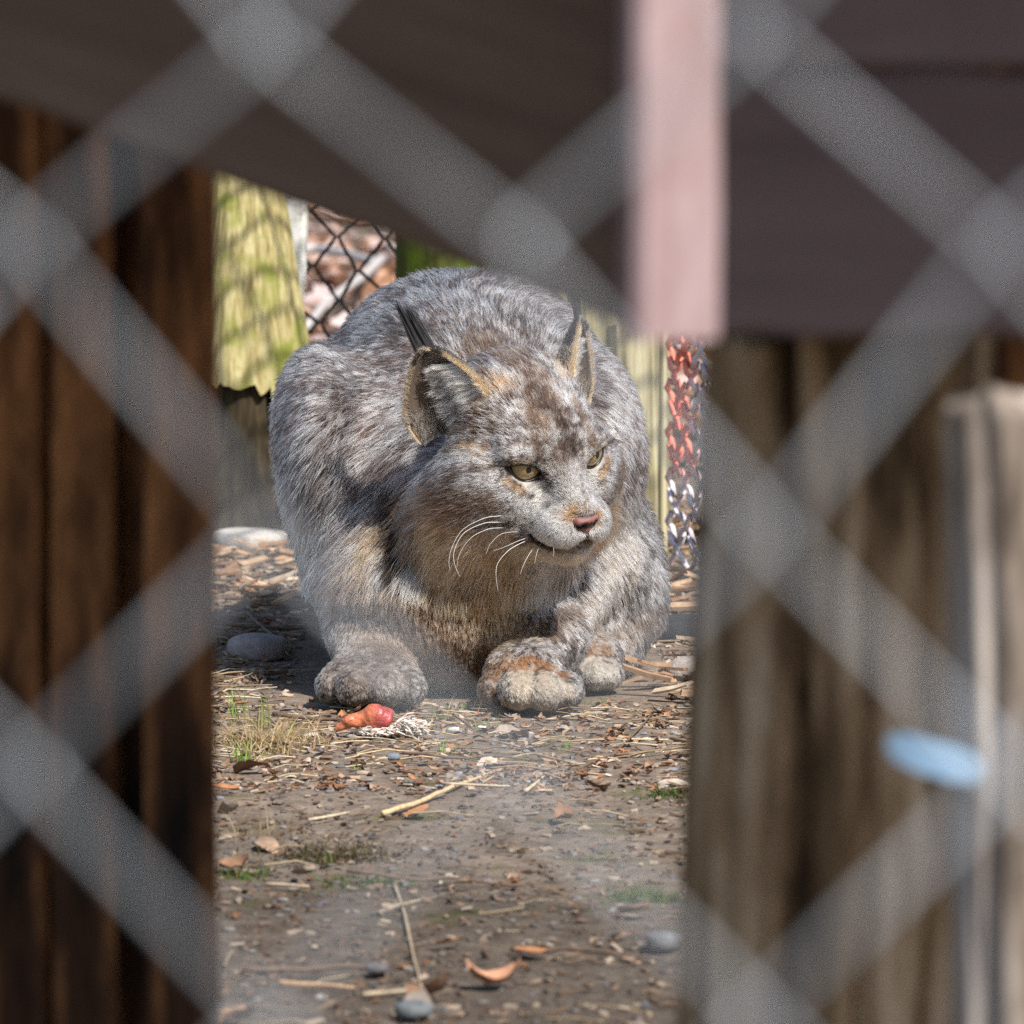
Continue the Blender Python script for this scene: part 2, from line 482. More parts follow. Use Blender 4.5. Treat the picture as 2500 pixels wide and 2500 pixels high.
pd = log('ridged_log', on_ground(1478, 7.0), P(1478, 60, 7.0), 0.063, 0.061, REED_WOOD, groove=0.16, freq=11, seed=27, sides=96)
tag(pd, 'pale ridged log post behind the lynx, next to the side fence', 'post')
sk = log('thin_stake', on_ground(1619, 6.86), P(1621, 560, 6.86), 0.0042, 0.0038, REED_WOOD, groove=0.2, seed=29, sides=14, rows=20)
tag(sk, 'thin greenish stake between the ridged log and the mesh', 'stake')
# ================================================================== CHAIN-LINK FENCES
def wire_material(name, colr, rough=0.45, metal=0.35):
    m, nt, b = material(name)
    geo = N(nt, 'ShaderNodeNewGeometry')
    nz = N(nt, 'ShaderNodeTexNoise'); nz.inputs['Scale'].default_value = 28; nz.inputs['Detail'].default_value = 4
    nt.links.new(geo.outputs['Position'], nz.inputs['Vector'])
    rp = ramp(nt, [(0.3, tuple(c * 0.35 for c in colr)), (0.68, tuple(min(c * 1.6, 1) for c in colr))], nz.outputs['Fac'])
    nt.links.new(rp.outputs[0], b.inputs['Base Color'])
    b.inputs['Roughness'].default_value = rough; b.inputs['Metallic'].default_value = metal
    return m
ZINC = wire_material('galvanised_wire', (.47, .50, .53), 0.5, 0.30)
DULL_ZINC = wire_material('dull_zinc_wire', (.42, .39, .42), 0.5, 0.2)
BLACK_WIRE = wire_material('dark_coated_wire', (.022, .020, .024), 0.5, 0.0)

def strand(nodes, normal, r, sides=8, hook=1.0):
    """Zigzag wire through nodes (n,3); bends are rounded and bow out of the fence plane, alternately front and back."""
    nodes = np.asarray(nodes, float); pts = []
    n = len(nodes)
    for i in range(n):
        p = nodes[i]
        a = nodes[i - 1] if i > 0 else p
        b = nodes[i + 1] if i < n - 1 else p
        la = max(np.linalg.norm(a - p), 1e-9); lb = max(np.linalg.norm(b - p), 1e-9)
        c = r * 3.2
        if i == 0: pts += [p]
        elif i == n - 1: pts += [p]
        else:
            da, db = (a - p) / la, (b - p) / lb
            inward = unit(da + db) * r * 1.0
            pts += [p + da * c * 2.2 + normal * r * 0.6 * hook, p + da * c * 0.55 + normal * r * 1.05 * hook + inward * 0.4, p + inward * 0.7, p + db * c * 0.55 - normal * r * 1.05 * hook + inward * 0.4, p + db * c * 2.2 - normal * r * 0.6 * hook]
    return tube(np.array(pts), r, sides)

def chain_link(root, mat, origin, u, cols, col_w, row_h, rows, r, normal, jitter=0.0, bulge=None, sides=6, mats=None, seed=0, vdir=np.array([0, 0, 1.0])):
    """Fence of zigzag strands; every strand is a part. origin is the lower left, u the direction along the fence."""
    rr = np.random.default_rng(seed)
    grid = {}
    for c in range(cols + 1):
        for j in range(rows + 1):
            if (c + j) % 2 == 0:
                p = origin + u * col_w * c + vdir * row_h * j + rr.normal(size=3) * jitter
                if bulge is not None: p = p + normal * bulge(c, j)
                grid[c, j] = p
    for c in range(cols):
        nodes = []
        for j in range(rows + 1):
            k = (c, j) if (c + j) % 2 == 0 else (c + 1, j)
            side = -1 if k[0] == c else 1
            # the strand stops short of the node so that neighbours hook round each other
            nodes.append(grid[k] - u * side * r * 0.2)
        v, f = strand(nodes, normal * (1 if c % 2 else -1), r, sides)
        o = new_mesh('wire_strand', v - np.array(root.location), f, mat, root)

# ---- the fence the picture is taken through
YF = 1.005
ff = empty('chain_link_fence', (0.0, YF, 0.0))
tag(ff, 'galvanised chain-link fence close in front, its wires crossing the whole view', 'fence')
odd = [-5840, -4650, -3460, -2270, -1080, 105, 1285, 2480, 3670, 4860, 6050, 7240, 8430, 9620, 10810, 12000]
even = [-5250, -4060, -2870, -1680, -620, 578, 1895, 3080, 4270, 5460, 6650, 7840, 9030, 10220, 11410]
def front_node(c, j):
    rr = random.Random(c * 131 + j * 7)
    x = 62 + 597 * c + rr.uniform(-22, 22)
    y = (even if c % 2 == 0 else odd)[j] + rr.uniform(-22, 22)
    return P(x, y, YF)
for c in range(-7, 12):
    ke = even if c % 2 == 0 else odd; ko = odd if c % 2 == 0 else even
    seq = sorted([(y, c, j) for j, y in enumerate(ke)] + [(y, c + 1, j) for j, y in enumerate(ko)], reverse=True)
    runs = [seq]
    if c == 1:      # one wire of the mesh is cut: the lynx is seen through the wider gap
        cut = next(i for i, q in enumerate(seq) if q[0] == 578)
        runs = [seq[:cut], seq[cut:]]
    for run in runs:
        nodes = [front_node(cc, j) for _, cc, j in run]
        nodes = [q for q in nodes if q[2] > 0.005]
        v, f = strand(nodes, np.array([0, 1.0 if c % 2 else -1.0, 0]), 0.00080, 10)
        new_mesh('wire_strand', v - np.array(ff.location), f, ZINC, ff)

# ---- dark fence at the back
bf = empty('rear_fence', (-0.62, 7.66, 0.0))
tag(bf, 'dark coated chain-link fence at the back between the wooden posts', 'fence')
chain_link(bf, BLACK_WIRE, np.array([-0.62, 7.66, 0.02]), unit([1, 0.02, 0]), 34, 0.0268, 0.0315, 26, 0.0020, np.array([0, 1.0, 0]), 0.0030, lambda c, j: 0.02 * math.sin(c * 0.5 + j * 0.35), seed=5)

# ---- side fence running towards the camera on the right, part of its wire daubed red
SF0 = np.array([0.150, 6.74, 0.0]); SF1 = np.array([0.420, 6.20, 0.0])
su = unit(SF1 - SF0); sn = unit(np.cross(su, [0, 0, 1.0]))
sf = empty('side_fence', tuple(SF0))
tag(sf, 'grey chain-link side fence right of the lynx, partly daubed coral red', 'fence')
m, nt, b = material('zinc_with_red_daub')
geo = N(nt, 'ShaderNodeNewGeometry'); sp = N(nt, 'ShaderNodeSeparateXYZ'); nt.links.new(geo.outputs['Position'], sp.inputs[0])
nz = N(nt, 'ShaderNodeTexNoise'); nz.inputs['Scale'].default_value = 22; nt.links.new(geo.outputs['Position'], nz.inputs['Vector'])
def rng_mask(sock, a, b_, soft):
    n1 = N(nt, 'ShaderNodeMapRange', interpolation_type='SMOOTHSTEP'); n1.inputs[1].default_value = a - soft; n1.inputs[2].default_value = a + soft
    n2 = N(nt, 'ShaderNodeMapRange', interpolation_type='SMOOTHSTEP'); n2.inputs[1].default_value = b_ - soft; n2.inputs[2].default_value = b_ + soft; n2.inputs[3].default_value = 1; n2.inputs[4].default_value = 0
    nt.links.new(sock, n1.inputs[0]); nt.links.new(sock, n2.inputs[0])
    mu = N(nt, 'ShaderNodeMath', operation='MULTIPLY'); nt.links.new(n1.outputs[0], mu.inputs[0]); nt.links.new(n2.outputs[0], mu.inputs[1]); return mu.outputs[0]
zl, zh = P(1670, 1160, 6.7)[2], P(1670, 800, 6.7)[2]
mk = rng_mask(sp.outputs[2], zl, zh, 0.012); mk2 = rng_mask(sp.outputs[1], 6.668, 7.0, 0.010)
mu = N(nt, 'ShaderNodeMath', operation='MULTIPLY'); nt.links.new(mk, mu.inputs[0]); nt.links.new(mk2, mu.inputs[1])
mx = N(nt, 'ShaderNodeMix', data_type='RGBA'); nt.links.new(mu.outputs[0], mx.inputs[0])
mx.inputs[6].default_value = (.74, .68, .72, 1); mx.inputs[7].default_value = (.82, .22, .15, 1)
nt.links.new(mx.outputs[2], b.inputs['Base Color']); b.inputs['Roughness'].default_value = 0.6; b.inputs['Metallic'].default_value = 0.0
chain_link(sf, m, SF0 + np.array([0, 0, 0.012]), su, 27, 0.0220, 0.0212, 34, 0.0027, sn, 0.0009, lambda c, j: 0.012 * math.sin(c * 0.33) * math.sin(j * 0.2), seed=9, sides=6)

# ---- unseen overhead mesh, added to throw banded shadow on the posts
mc_ = empty('shadow_mesh', (-0.45, 5.98, 1.25))
tag(mc_, 'unseen chain-link mesh added overhead to cast banded shadow on the posts', 'mesh')
chain_link(mc_, ZINC, np.array([-0.45, 5.98, 1.25]), np.array([1.0, 0, 0]), 34, 0.036, 0.034, 46, 0.0030, np.array([0, 0, 1.0]), 0.002, seed=14, vdir=np.array([0, 1.0, 0]))
# ================================================================== LYNX
# ---- head frame (mm, relative to the point between the eyes): f forward, l to the lynx's left, u up
YAW, HPITCH, ROLL = math.radians(34), math.radians(20), math.radians(8)
HF = np.array([math.cos(HPITCH) * math.sin(YAW), -math.cos(HPITCH) * math.cos(YAW), -math.sin(HPITCH)])
_U = np.array([math.sin(HPITCH) * math.sin(YAW), -math.sin(HPITCH) * math.cos(YAW), math.cos(HPITCH)])
_L = np.cross(_U, HF)
HL = _L * math.cos(ROLL) + _U * math.sin(ROLL)
HU = _U * math.cos(ROLL) - _L * math.sin(ROLL)
H0 = P(1363, 1134, 5.78)
HM = np.stack([HF, HL, HU])                       # rows
def hd(f, l, u):
    return H0 + (HF * f + HL * l + HU * u) * 0.001
def to_head(p):
    return (np.asarray(p) - H0) @ HM.T * 1000.0

RES = 0.003
lo = np.array([-0.245, 5.68, -0.006]); hi = np.array([0.170, 6.54, 0.375])
dims = np.ceil((hi - lo) / RES).astype(int) + 1
FIELD = np.full(dims, 1.0, dtype=np.float32)
def sub(c0, c1):
    a = np.clip(np.floor((c0 - lo) / RES).astype(int), 0, dims - 1)
    b = np.clip(np.ceil((c1 - lo) / RES).astype(int) + 1, 1, dims)
    sl = tuple(slice(x, y) for x, y in zip(a, b))
    g = np.stack(np.meshgrid(*[lo[i] + RES * np.arange(a[i], b[i]) for i in range(3)], indexing='ij'), -1).astype(np.float32)
    return sl, g
def smin(a, b, k):
    h = np.maximum(k - np.abs(a - b), 0) / k
    return np.minimum(a, b) - h * h * k * 0.25
def add(sd, c0, c1, k, cut=False):
    sl, g = sub(c0 - k - 0.02, c1 + k + 0.02)
    d = sd(g)
    if cut:
        FIELD[sl] = -smin(-FIELD[sl], d, k)
    else:
        FIELD[sl] = smin(FIELD[sl], d, k)
def ell(c, r, k=0.03, axes=None, cut=False):
    c = np.asarray(c, float); r = np.asarray(r, float)
    A = np.eye(3) if axes is None else axes
    def sd(g):
        q = (g - c.astype(np.float32)) @ A.T.astype(np.float32)
        k0 = np.linalg.norm(q / r.astype(np.float32), axis=-1)
        k1 = np.linalg.norm(q / (r * r).astype(np.float32), axis=-1)
        return k0 * (k0 - 1) / np.maximum(k1, 1e-6)
    ext = np.sqrt(((A * r[:, None]) ** 2).sum(0))
    add(sd, c - ext, c + ext, k, cut)
def cone(a, b, ra, rb, k=0.03, cut=False):
    a = np.asarray(a, float); b = np.asarray(b, float)
    def sd(g):
        ba = (b - a).astype(np.float32)
        pa = g - a.astype(np.float32)
        h = np.clip(pa @ ba / (ba @ ba), 0, 1)
        return np.linalg.norm(pa - h[..., None] * ba, axis=-1) - (ra + (rb - ra) * h)
    m = max(ra, rb)
    add(sd, np.minimum(a, b) - m, np.maximum(a, b) + m, k, cut)
def bpx(px, py, y, rx, ry, rz, k=0.04):
    """Body ellipsoid: centre by pixel and depth, rx/rz in photo pixels, ry in metres."""
    s = y / FPX
    ell(P(px, py, y), (rx * s, ry, rz * s), k)
def hell(c, r, k=10, cut=False):
    ell(hd(*c), np.array(r) * 0.001, k * 0.001, HM, cut)
def hcone(a, b, ra, rb, k=10, cut=False):
    cone(hd(*a), hd(*b), ra * 0.001, rb * 0.001, k * 0.001, cut)

# ---- trunk and limbs
ell((-0.040, 6.22, 0.180), (0.140, 0.275, 0.136), 0.03)          # barrel of the body
bpx(1130, 860, 6.16, 235, 0.15, 150, 0.06)                        # shoulder hump of the back
bpx(785, 990, 6.13, 88, 0.10, 135, 0.025)                         # right haunch showing behind the shoulder
bpx(815, 1140, 6.02, 125, 0.11, 240, 0.05)                        # right shoulder
bpx(1440, 1130, 6.06, 118, 0.11, 250, 0.05)                       # left shoulder
bpx(1520, 1385, 6.12, 88, 0.13, 160, 0.025)                       # left thigh
bpx(1150, 1150, 5.99, 250, 0.13, 250, 0.06)                       # neck
bpx(1085, 1360, 5.95, 265, 0.09, 220, 0.05)                       # chest
bpx(1110, 1500, 5.90, 185, 0.065, 140, 0.05)                      # breast fur
bpx(1125, 1600, 5.92, 130, 0.06, 100, 0.04)
bpx(1000, 1455, 5.900, 160, 0.06, 115, 0.06)
cone(P(862, 1340, 5.97), P(900, 1560, 5.88), 0.034, 0.028, 0.025)  # right upper arm
cone(P(898, 1540, 5.89), P(905, 1665, 5.83), 0.029, 0.029, 0.02)  # right forearm
cone(P(1420, 1380, 6.0), P(1340, 1570, 5.88), 0.036, 0.026, 0.03) # left upper arm
cone(P(1345, 1560, 5.88), P(1290, 1650, 5.82), 0.026, 0.024, 0.02)
cone(P(1520, 1480, 6.05), P(1465, 1620, 5.97), 0.030, 0.022, 0.03)  # left hind shank
# paws: a pad and four toes each
def paw(px, y, w, toes, h=0.021):
    c = P(px, 1690, y); c[2] = h
    ell(c, (w, 0.042, h), 0.015)
    for tx, ty, r in toes:
        t = P(tx, 1700, ty); t[2] = r * 0.95
        ell(t, (r * 0.90, r * 1.45, r * 0.98), 0.003)
paw(908, 5.812, 0.042, [(812, 5.800, .0160), (868, 5.778, .0180), (938, 5.774, .0180), (1000, 5.786, .0160)])
paw(1285, 5.797, 0.036, [(1208, 5.780, .0160), (1264, 5.757, .0180), (1328, 5.755, .0180), (1385, 5.772, .0160)], 0.026)
paw(1455, 5.925, 0.024, [(1420, 5.895, .0140), (1452, 5.888, .0150), (1487, 5.893, .0140)], 0.022)
ell((-0.135, 6.30, 0.022), (0.03, 0.09, 0.022), 0.02)             # right hind foot under the haunch
# ---- head
hell((-66, 0, 13), (64, 55, 52), 16)             # cranium
hell((-22, 0, 12), (34, 38, 30), 22)             # brow
for s in (-1, 1):
    hell((-30, s * 38, -22), (40, 28, 32), 16)   # cheekbone
    hell((-48, s * 56, -44), (34, 27, 40), 34)   # ruff
    hell((30, s * 14.5, -40), (20, 15.5, 14.5), 8)  # whisker pad
    hell((-7, s * 31, 15), (14, 17, 7), 14)      # brow ridge
hcone((2, 0, 2), (41, 0, -20), 16, 11, 14)      # nose bridge
hell((16, 0, -38), (32, 30, 22), 14)             # muzzle
hell((20, 0, -62), (23, 20, 13), 10)             # chin
hell((-16, 0, -57), (44, 42, 26), 18)            # jaw
hell((-66, 0, -80), (52, 62, 58), 42)            # throat
# mouth groove
for s in (-1, 1):
    mp = [(47, 0, -50), (43, s * 8, -55), (34, s * 18, -56), (22, s * 26, -55), (14, s * 30, -52)]
    for a, b in zip(mp, mp[1:]):
        hcone(a, b, 3.4, 3.0, 2.5, cut=True)
# ---- eyes: sockets cut to the shape of the lids
EYE_R = 16.0
EYE_C = {-1: hd(-9.0, -29.5, 3.5), 1: hd(-9.0, 29.5, 3.5)}
EYE_AX = {s: unit(HF * 0.93 + HL * s * 0.36 + HU * -0.02) for s in (-1, 1)}
def eye_frame(s):
    ax = EYE_AX[s]
    lat = unit(HL * s - ax * (HL @ ax) * s)      # towards the outer corner
    return ax, lat, unit(np.cross(ax, lat) * s)   # axis, outward, up-ish
def almond(s, n=48):
    """Lid outline as (outward, up) in mm on the eye's own plane."""
    t = np.linspace(0, 1, n // 2, endpoint=False)
    x_out, x_in = 14.2, -15.2
    xs = x_out + (x_in - x_out) * t
    top = 2.0 + 5.0 * np.sin(math.pi * np.clip(t, 0, 1) ** 0.9) - 7.0 * t ** 4.0
    xb = xs[::-1]
    tb = np.linspace(1, 0, n // 2, endpoint=False)
    xb = x_out + (x_in - x_out) * tb
    bot = 2.0 - 11.5 * np.sin(math.pi * tb ** 0.85) ** 0.9 - 7.0 * tb ** 2.0
    return np.concatenate([np.stack([xs, top], -1), np.stack([xb, bot], -1)])
def poly_sd(q, poly):
    """Signed distance of 2-D points to a polygon (negative inside)."""
    d = np.full(len(q), 1e9); inside = np.zeros(len(q), bool)
    m = len(poly)
    for i in range(m):
        a, b = poly[i], poly[(i + 1) % m]
        e = b - a; w = q - a
        h = np.clip(w @ e / (e @ e), 0, 1)
        d = np.minimum(d, np.linalg.norm(w - h[:, None] * e, axis=1))
        c = ((a[1] > q[:, 1]) != (b[1] > q[:, 1]))
        x = (b[0] - a[0]) * (q[:, 1] - a[1]) / (b[1] - a[1] + 1e-12) + a[0]
        inside ^= c & (q[:, 0] < x)
    return np.where(inside, -d, d)
for s in (-1, 1):
    ell(EYE_C[s], np.full(3, (EYE_R + 1.6) * 0.001), 0.006)       # lids bulge over the eyeball
    ax, lat, up_ = eye_frame(s)
    sl, g = sub(EYE_C[s] - 0.03, EYE_C[s] + 0.03)
    q = (g - EYE_C[s].astype(np.float32)).reshape(-1, 3) * 1000
    a2 = np.stack([q @ lat, q @ up_], -1)
    dd = poly_sd(a2, almond(s)) * 0.001
    dd = np.where(q @ ax > 0, dd, 0.02).reshape(FIELD[sl].shape).astype(np.float32)
    FIELD[sl] = np.maximum(FIELD[sl], -dd)
# nose leather sits in a shallow seat
hell((49, 0, -30), (8, 11, 8), 3, cut=True)

def surface_nets(F, lo, res):
    inside = F < 0
    S = [inside[i:F.shape[0] - 1 + i, j:F.shape[1] - 1 + j, k:F.shape[2] - 1 + k] for i in (0, 1) for j in (0, 1) for k in (0, 1)]
    n_in = sum(x.astype(np.int8) for x in S)
    active = (n_in > 0) & (n_in < 8)
    idx = np.argwhere(active)
    vid = np.full(active.shape, -1, np.int64); vid[active] = np.arange(len(idx))
    corners = np.array([(i, j, k) for i in (0, 1) for j in (0, 1) for k in (0, 1)])
    val = np.stack([F[idx[:, 0] + c[0], idx[:, 1] + c[1], idx[:, 2] + c[2]] for c in corners], -1)
    acc = np.zeros((len(idx), 3)); cnt = np.zeros(len(idx))
    for a in range(8):
        for b in range(a + 1, 8):
            if np.abs(corners[a] - corners[b]).sum() != 1: continue
            va, vb = val[:, a], val[:, b]
            x = (va < 0) != (vb < 0)
            t = np.where(x, va / (va - vb + 1e-12), 0)
            acc += np.where(x[:, None], corners[a] + t[:, None] * (corners[b] - corners[a]), 0); cnt += x
    verts = lo + res * (idx + acc / cnt[:, None])
    faces = []
    nx, ny, nz = F.shape
    for axis in range(3):
        o = [slice(1, -1)] * 3; o2 = [slice(1, -1)] * 3
        o[axis] = slice(0, -1); o2[axis] = slice(1, None)
        A, B = inside[tuple(o)], inside[tuple(o2)]
        e = np.argwhere(A != B)
        flip = A[tuple(e.T)]
        base = e.copy()
        for ax2 in range(3):
            if ax2 != axis: base[:, ax2] += 1
        u, v = [(1, 2), (2, 0), (0, 1)][axis]
        q = []
        for du, dv in ((0, 0), (-1, 0), (-1, -1), (0, -1)):
            c = base.copy(); c[:, u] += du; c[:, v] += dv
            q.append(vid[tuple(c.T)])
        q = np.stack(q, -1)
        q[~flip] = q[~flip][:, ::-1]
        faces.append(q)
    faces = np.concatenate(faces)
    faces = faces[(faces >= 0).all(1)]
    return verts, faces
FIELD[:, :, 0] = np.maximum(FIELD[:, :, 0], 0.001)
V, Fc = surface_nets(FIELD, lo, RES)
# relax the stair steps of the grid a little
def relax(V, Fc, it, w=0.5):
    e = np.concatenate([Fc[:, [0, 1]], Fc[:, [1, 2]], Fc[:, [2, 3]], Fc[:, [3, 0]]])
    for _ in range(it):
        acc = np.zeros_like(V); c = np.zeros(len(V))
        for i, j in ((0, 1), (1, 0)):
            np.add.at(acc, e[:, i], V[e[:, j]]); np.add.at(c, e[:, i], 1)
        V = V + w * (acc / c[:, None] - V)
    return V
V = relax(V, Fc, 1, 0.5)

# ---- ears: curved cups joined to the head
EAR = {}
def make_ear(s):
    # (base, tip vector, facing), head frame
    base = np.array([-79.0, s * 54, 25]); vec = np.array([-22.0, s * 17, 49])
    Hh = np.linalg.norm(vec); ax = vec / Hh
    face = np.array([0.80, s * 0.74, 0.08]); face = unit(face - ax * (face @ ax))
    side = np.cross(ax, face) * s                    # towards the outer edge for either ear
    nv, nt_ = 22, 25
    vs = np.linspace(-0.42, 1.0, nv); th = np.linspace(-1, 1, nt_) * math.radians(100)
    def pt(v, t, off=0.0):
        w = 35.0 * np.clip(1 - np.clip(v, 0, 1), 0, 1) ** 0.62 * (1 + 0.10 * np.sin(math.pi * np.clip(v, 0, 1))) + np.where(v < 0, v * 10, 0) + 1.2
        w = w + off
        dp = 0.58 - 0.15 * np.clip(v, 0, 1)
        q = base + np.multiply.outer(v * Hh, ax) + (w * np.sin(t))[..., None] * side + (w * 0.30 - w * dp * np.cos(t))[..., None] * face
        q = q + (6.0 * np.clip(v, 0, 1) ** 2)[..., None] * face
        return q
    vv, tt = np.meshgrid(vs, th, indexing='ij')
    tt = tt * (0.30 + 0.70 * smooth01(-0.40, 0.12, vv))
    inner = pt(vv, tt).reshape(-1, 3)
    # outer skin: 2.6 mm further out along the cup's own normal
    outer = pt(vv, tt, 2.4).reshape(-1, 3) - 0.8 * face
    verts = np.concatenate([inner, outer])
    verts = H0 + verts @ HM * 0.001
    n = nv * nt_; f = []
    for i in range(nv - 1):
        for j in range(nt_ - 1):
            a = i * nt_ + j
            q = (a, a + 1, a + nt_ + 1, a + nt_)
            f.append(q if s < 0 else q[::-1])
            q2 = tuple(n + x for x in q[::-1])
            f.append(q2 if s < 0 else q2[::-1])
    for i in range(nv - 1):
        for j in (0, nt_ - 1):
            a = i * nt_ + j
            q = (a, a + nt_, a + nt_ + n, a + n)
            f.append(q if (j == 0) == (s < 0) else q[::-1])
    EAR[s] = dict(pt=pt, ax=ax, face=face, side=side, tip=H0 + pt(np.array(1.0), np.array(0.0)) @ HM * 0.001, H=Hh)
    return verts, np.array(f)
allV, allF = [V], [Fc]
nb = len(V)
for s in (-1, 1):
    ev, ef = make_ear(s)
    allF.append(ef + sum(len(x) for x in allV)); allV.append(ev)
BV, BF = np.concatenate(allV), np.concatenate(allF)

# vertex normals of the trunk-and-head surface
def vnormals(V, Fc):
    fn = np.cross(V[Fc[:, 2]] - V[Fc[:, 0]], V[Fc[:, 3]] - V[Fc[:, 1]])
    n = np.zeros_like(V)
    for i in range(4): np.add.at(n, Fc[:, i], fn)
    return unit(n)
NV = vnormals(V, Fc)
if ((NV * (V - V.mean(0))).sum(1)).mean() < 0:
    Fc = Fc[:, ::-1]; NV = -NV
    BF = BF.copy(); BF[:len(Fc)] = Fc

bvh = BVHTree.FromPolygons([tuple(v) for v in V], [tuple(int(x) for x in f) for f in Fc])
def hit(px, py):
    h = bvh.ray_cast(Vector(CAM), Vector(unit(ray(px, py))))
    return None if h[0] is None else np.array(h[0])
def mirror_head(p):
    q = to_head(p); q[..., 1] *= -1
    return H0 + q @ HM * 0.001

# ---- materials
skin, nt, b = material('lynx_skin')
a_ = N(nt, 'ShaderNodeAttribute', attribute_name='tint')
nt.links.new(a_.outputs['Color'], b.inputs['Base Color'])
b.inputs['Roughness'].default_value = 0.9
b.inputs['Specular IOR Level'].default_value = 0.1

fur_mat = bpy.data.materials.new('lynx_fur'); fur_mat.use_nodes = True
nt = fur_mat.node_tree; nt.nodes.clear()
out = N(nt, 'ShaderNodeOutputMaterial')
hb = N(nt, 'ShaderNodeBsdfHairPrincipled', parametrization='COLOR')
a_ = N(nt, 'ShaderNodeAttribute', attribute_name='tint')
nt.links.new(a_.outputs['Color'], hb.inputs['Color'])
hb.inputs['Roughness'].default_value = 0.55
hb.inputs['Radial Roughness'].default_value = 0.75
hb.inputs['IOR'].default_value = 1.45
nt.links.new(hb.outputs[0], out.inputs[0])

# ---- colour strokes and combing, painted on the surface
def stroke3d(pts, mirror=False):
    q = [hit(*p) for p in pts]
    q = [x for x in q if x is not None]
    r = [np.array(q)] if q else []
    if mirror and q: r.append(mirror_head(np.array(q)))
    return r
def dist_poly(p, poly):
    if len(poly) == 1: return np.linalg.norm(p - poly[0], axis=1)
    d = np.full(len(p), 1e9)
    for a, b in zip(poly, poly[1:]):
        e = b - a; w = p - a
        h = np.clip(w @ e / max(e @ e, 1e-12), 0, 1)
        d = np.minimum(d, np.linalg.norm(w - h[:, None] * e, axis=1))
    return d

W_ = (0.80, 0.77, 0.73); DK = (0.075, 0.048, 0.035); BRN = (0.17, 0.112, 0.075); ORG = (0.52, 0.29, 0.15)
TAN = (0.42, 0.29, 0.18); GRY = (0.46, 0.44, 0.42); BLK = (0.012, 0.010, 0.010); CRM = (0.70, 0.58, 0.42)
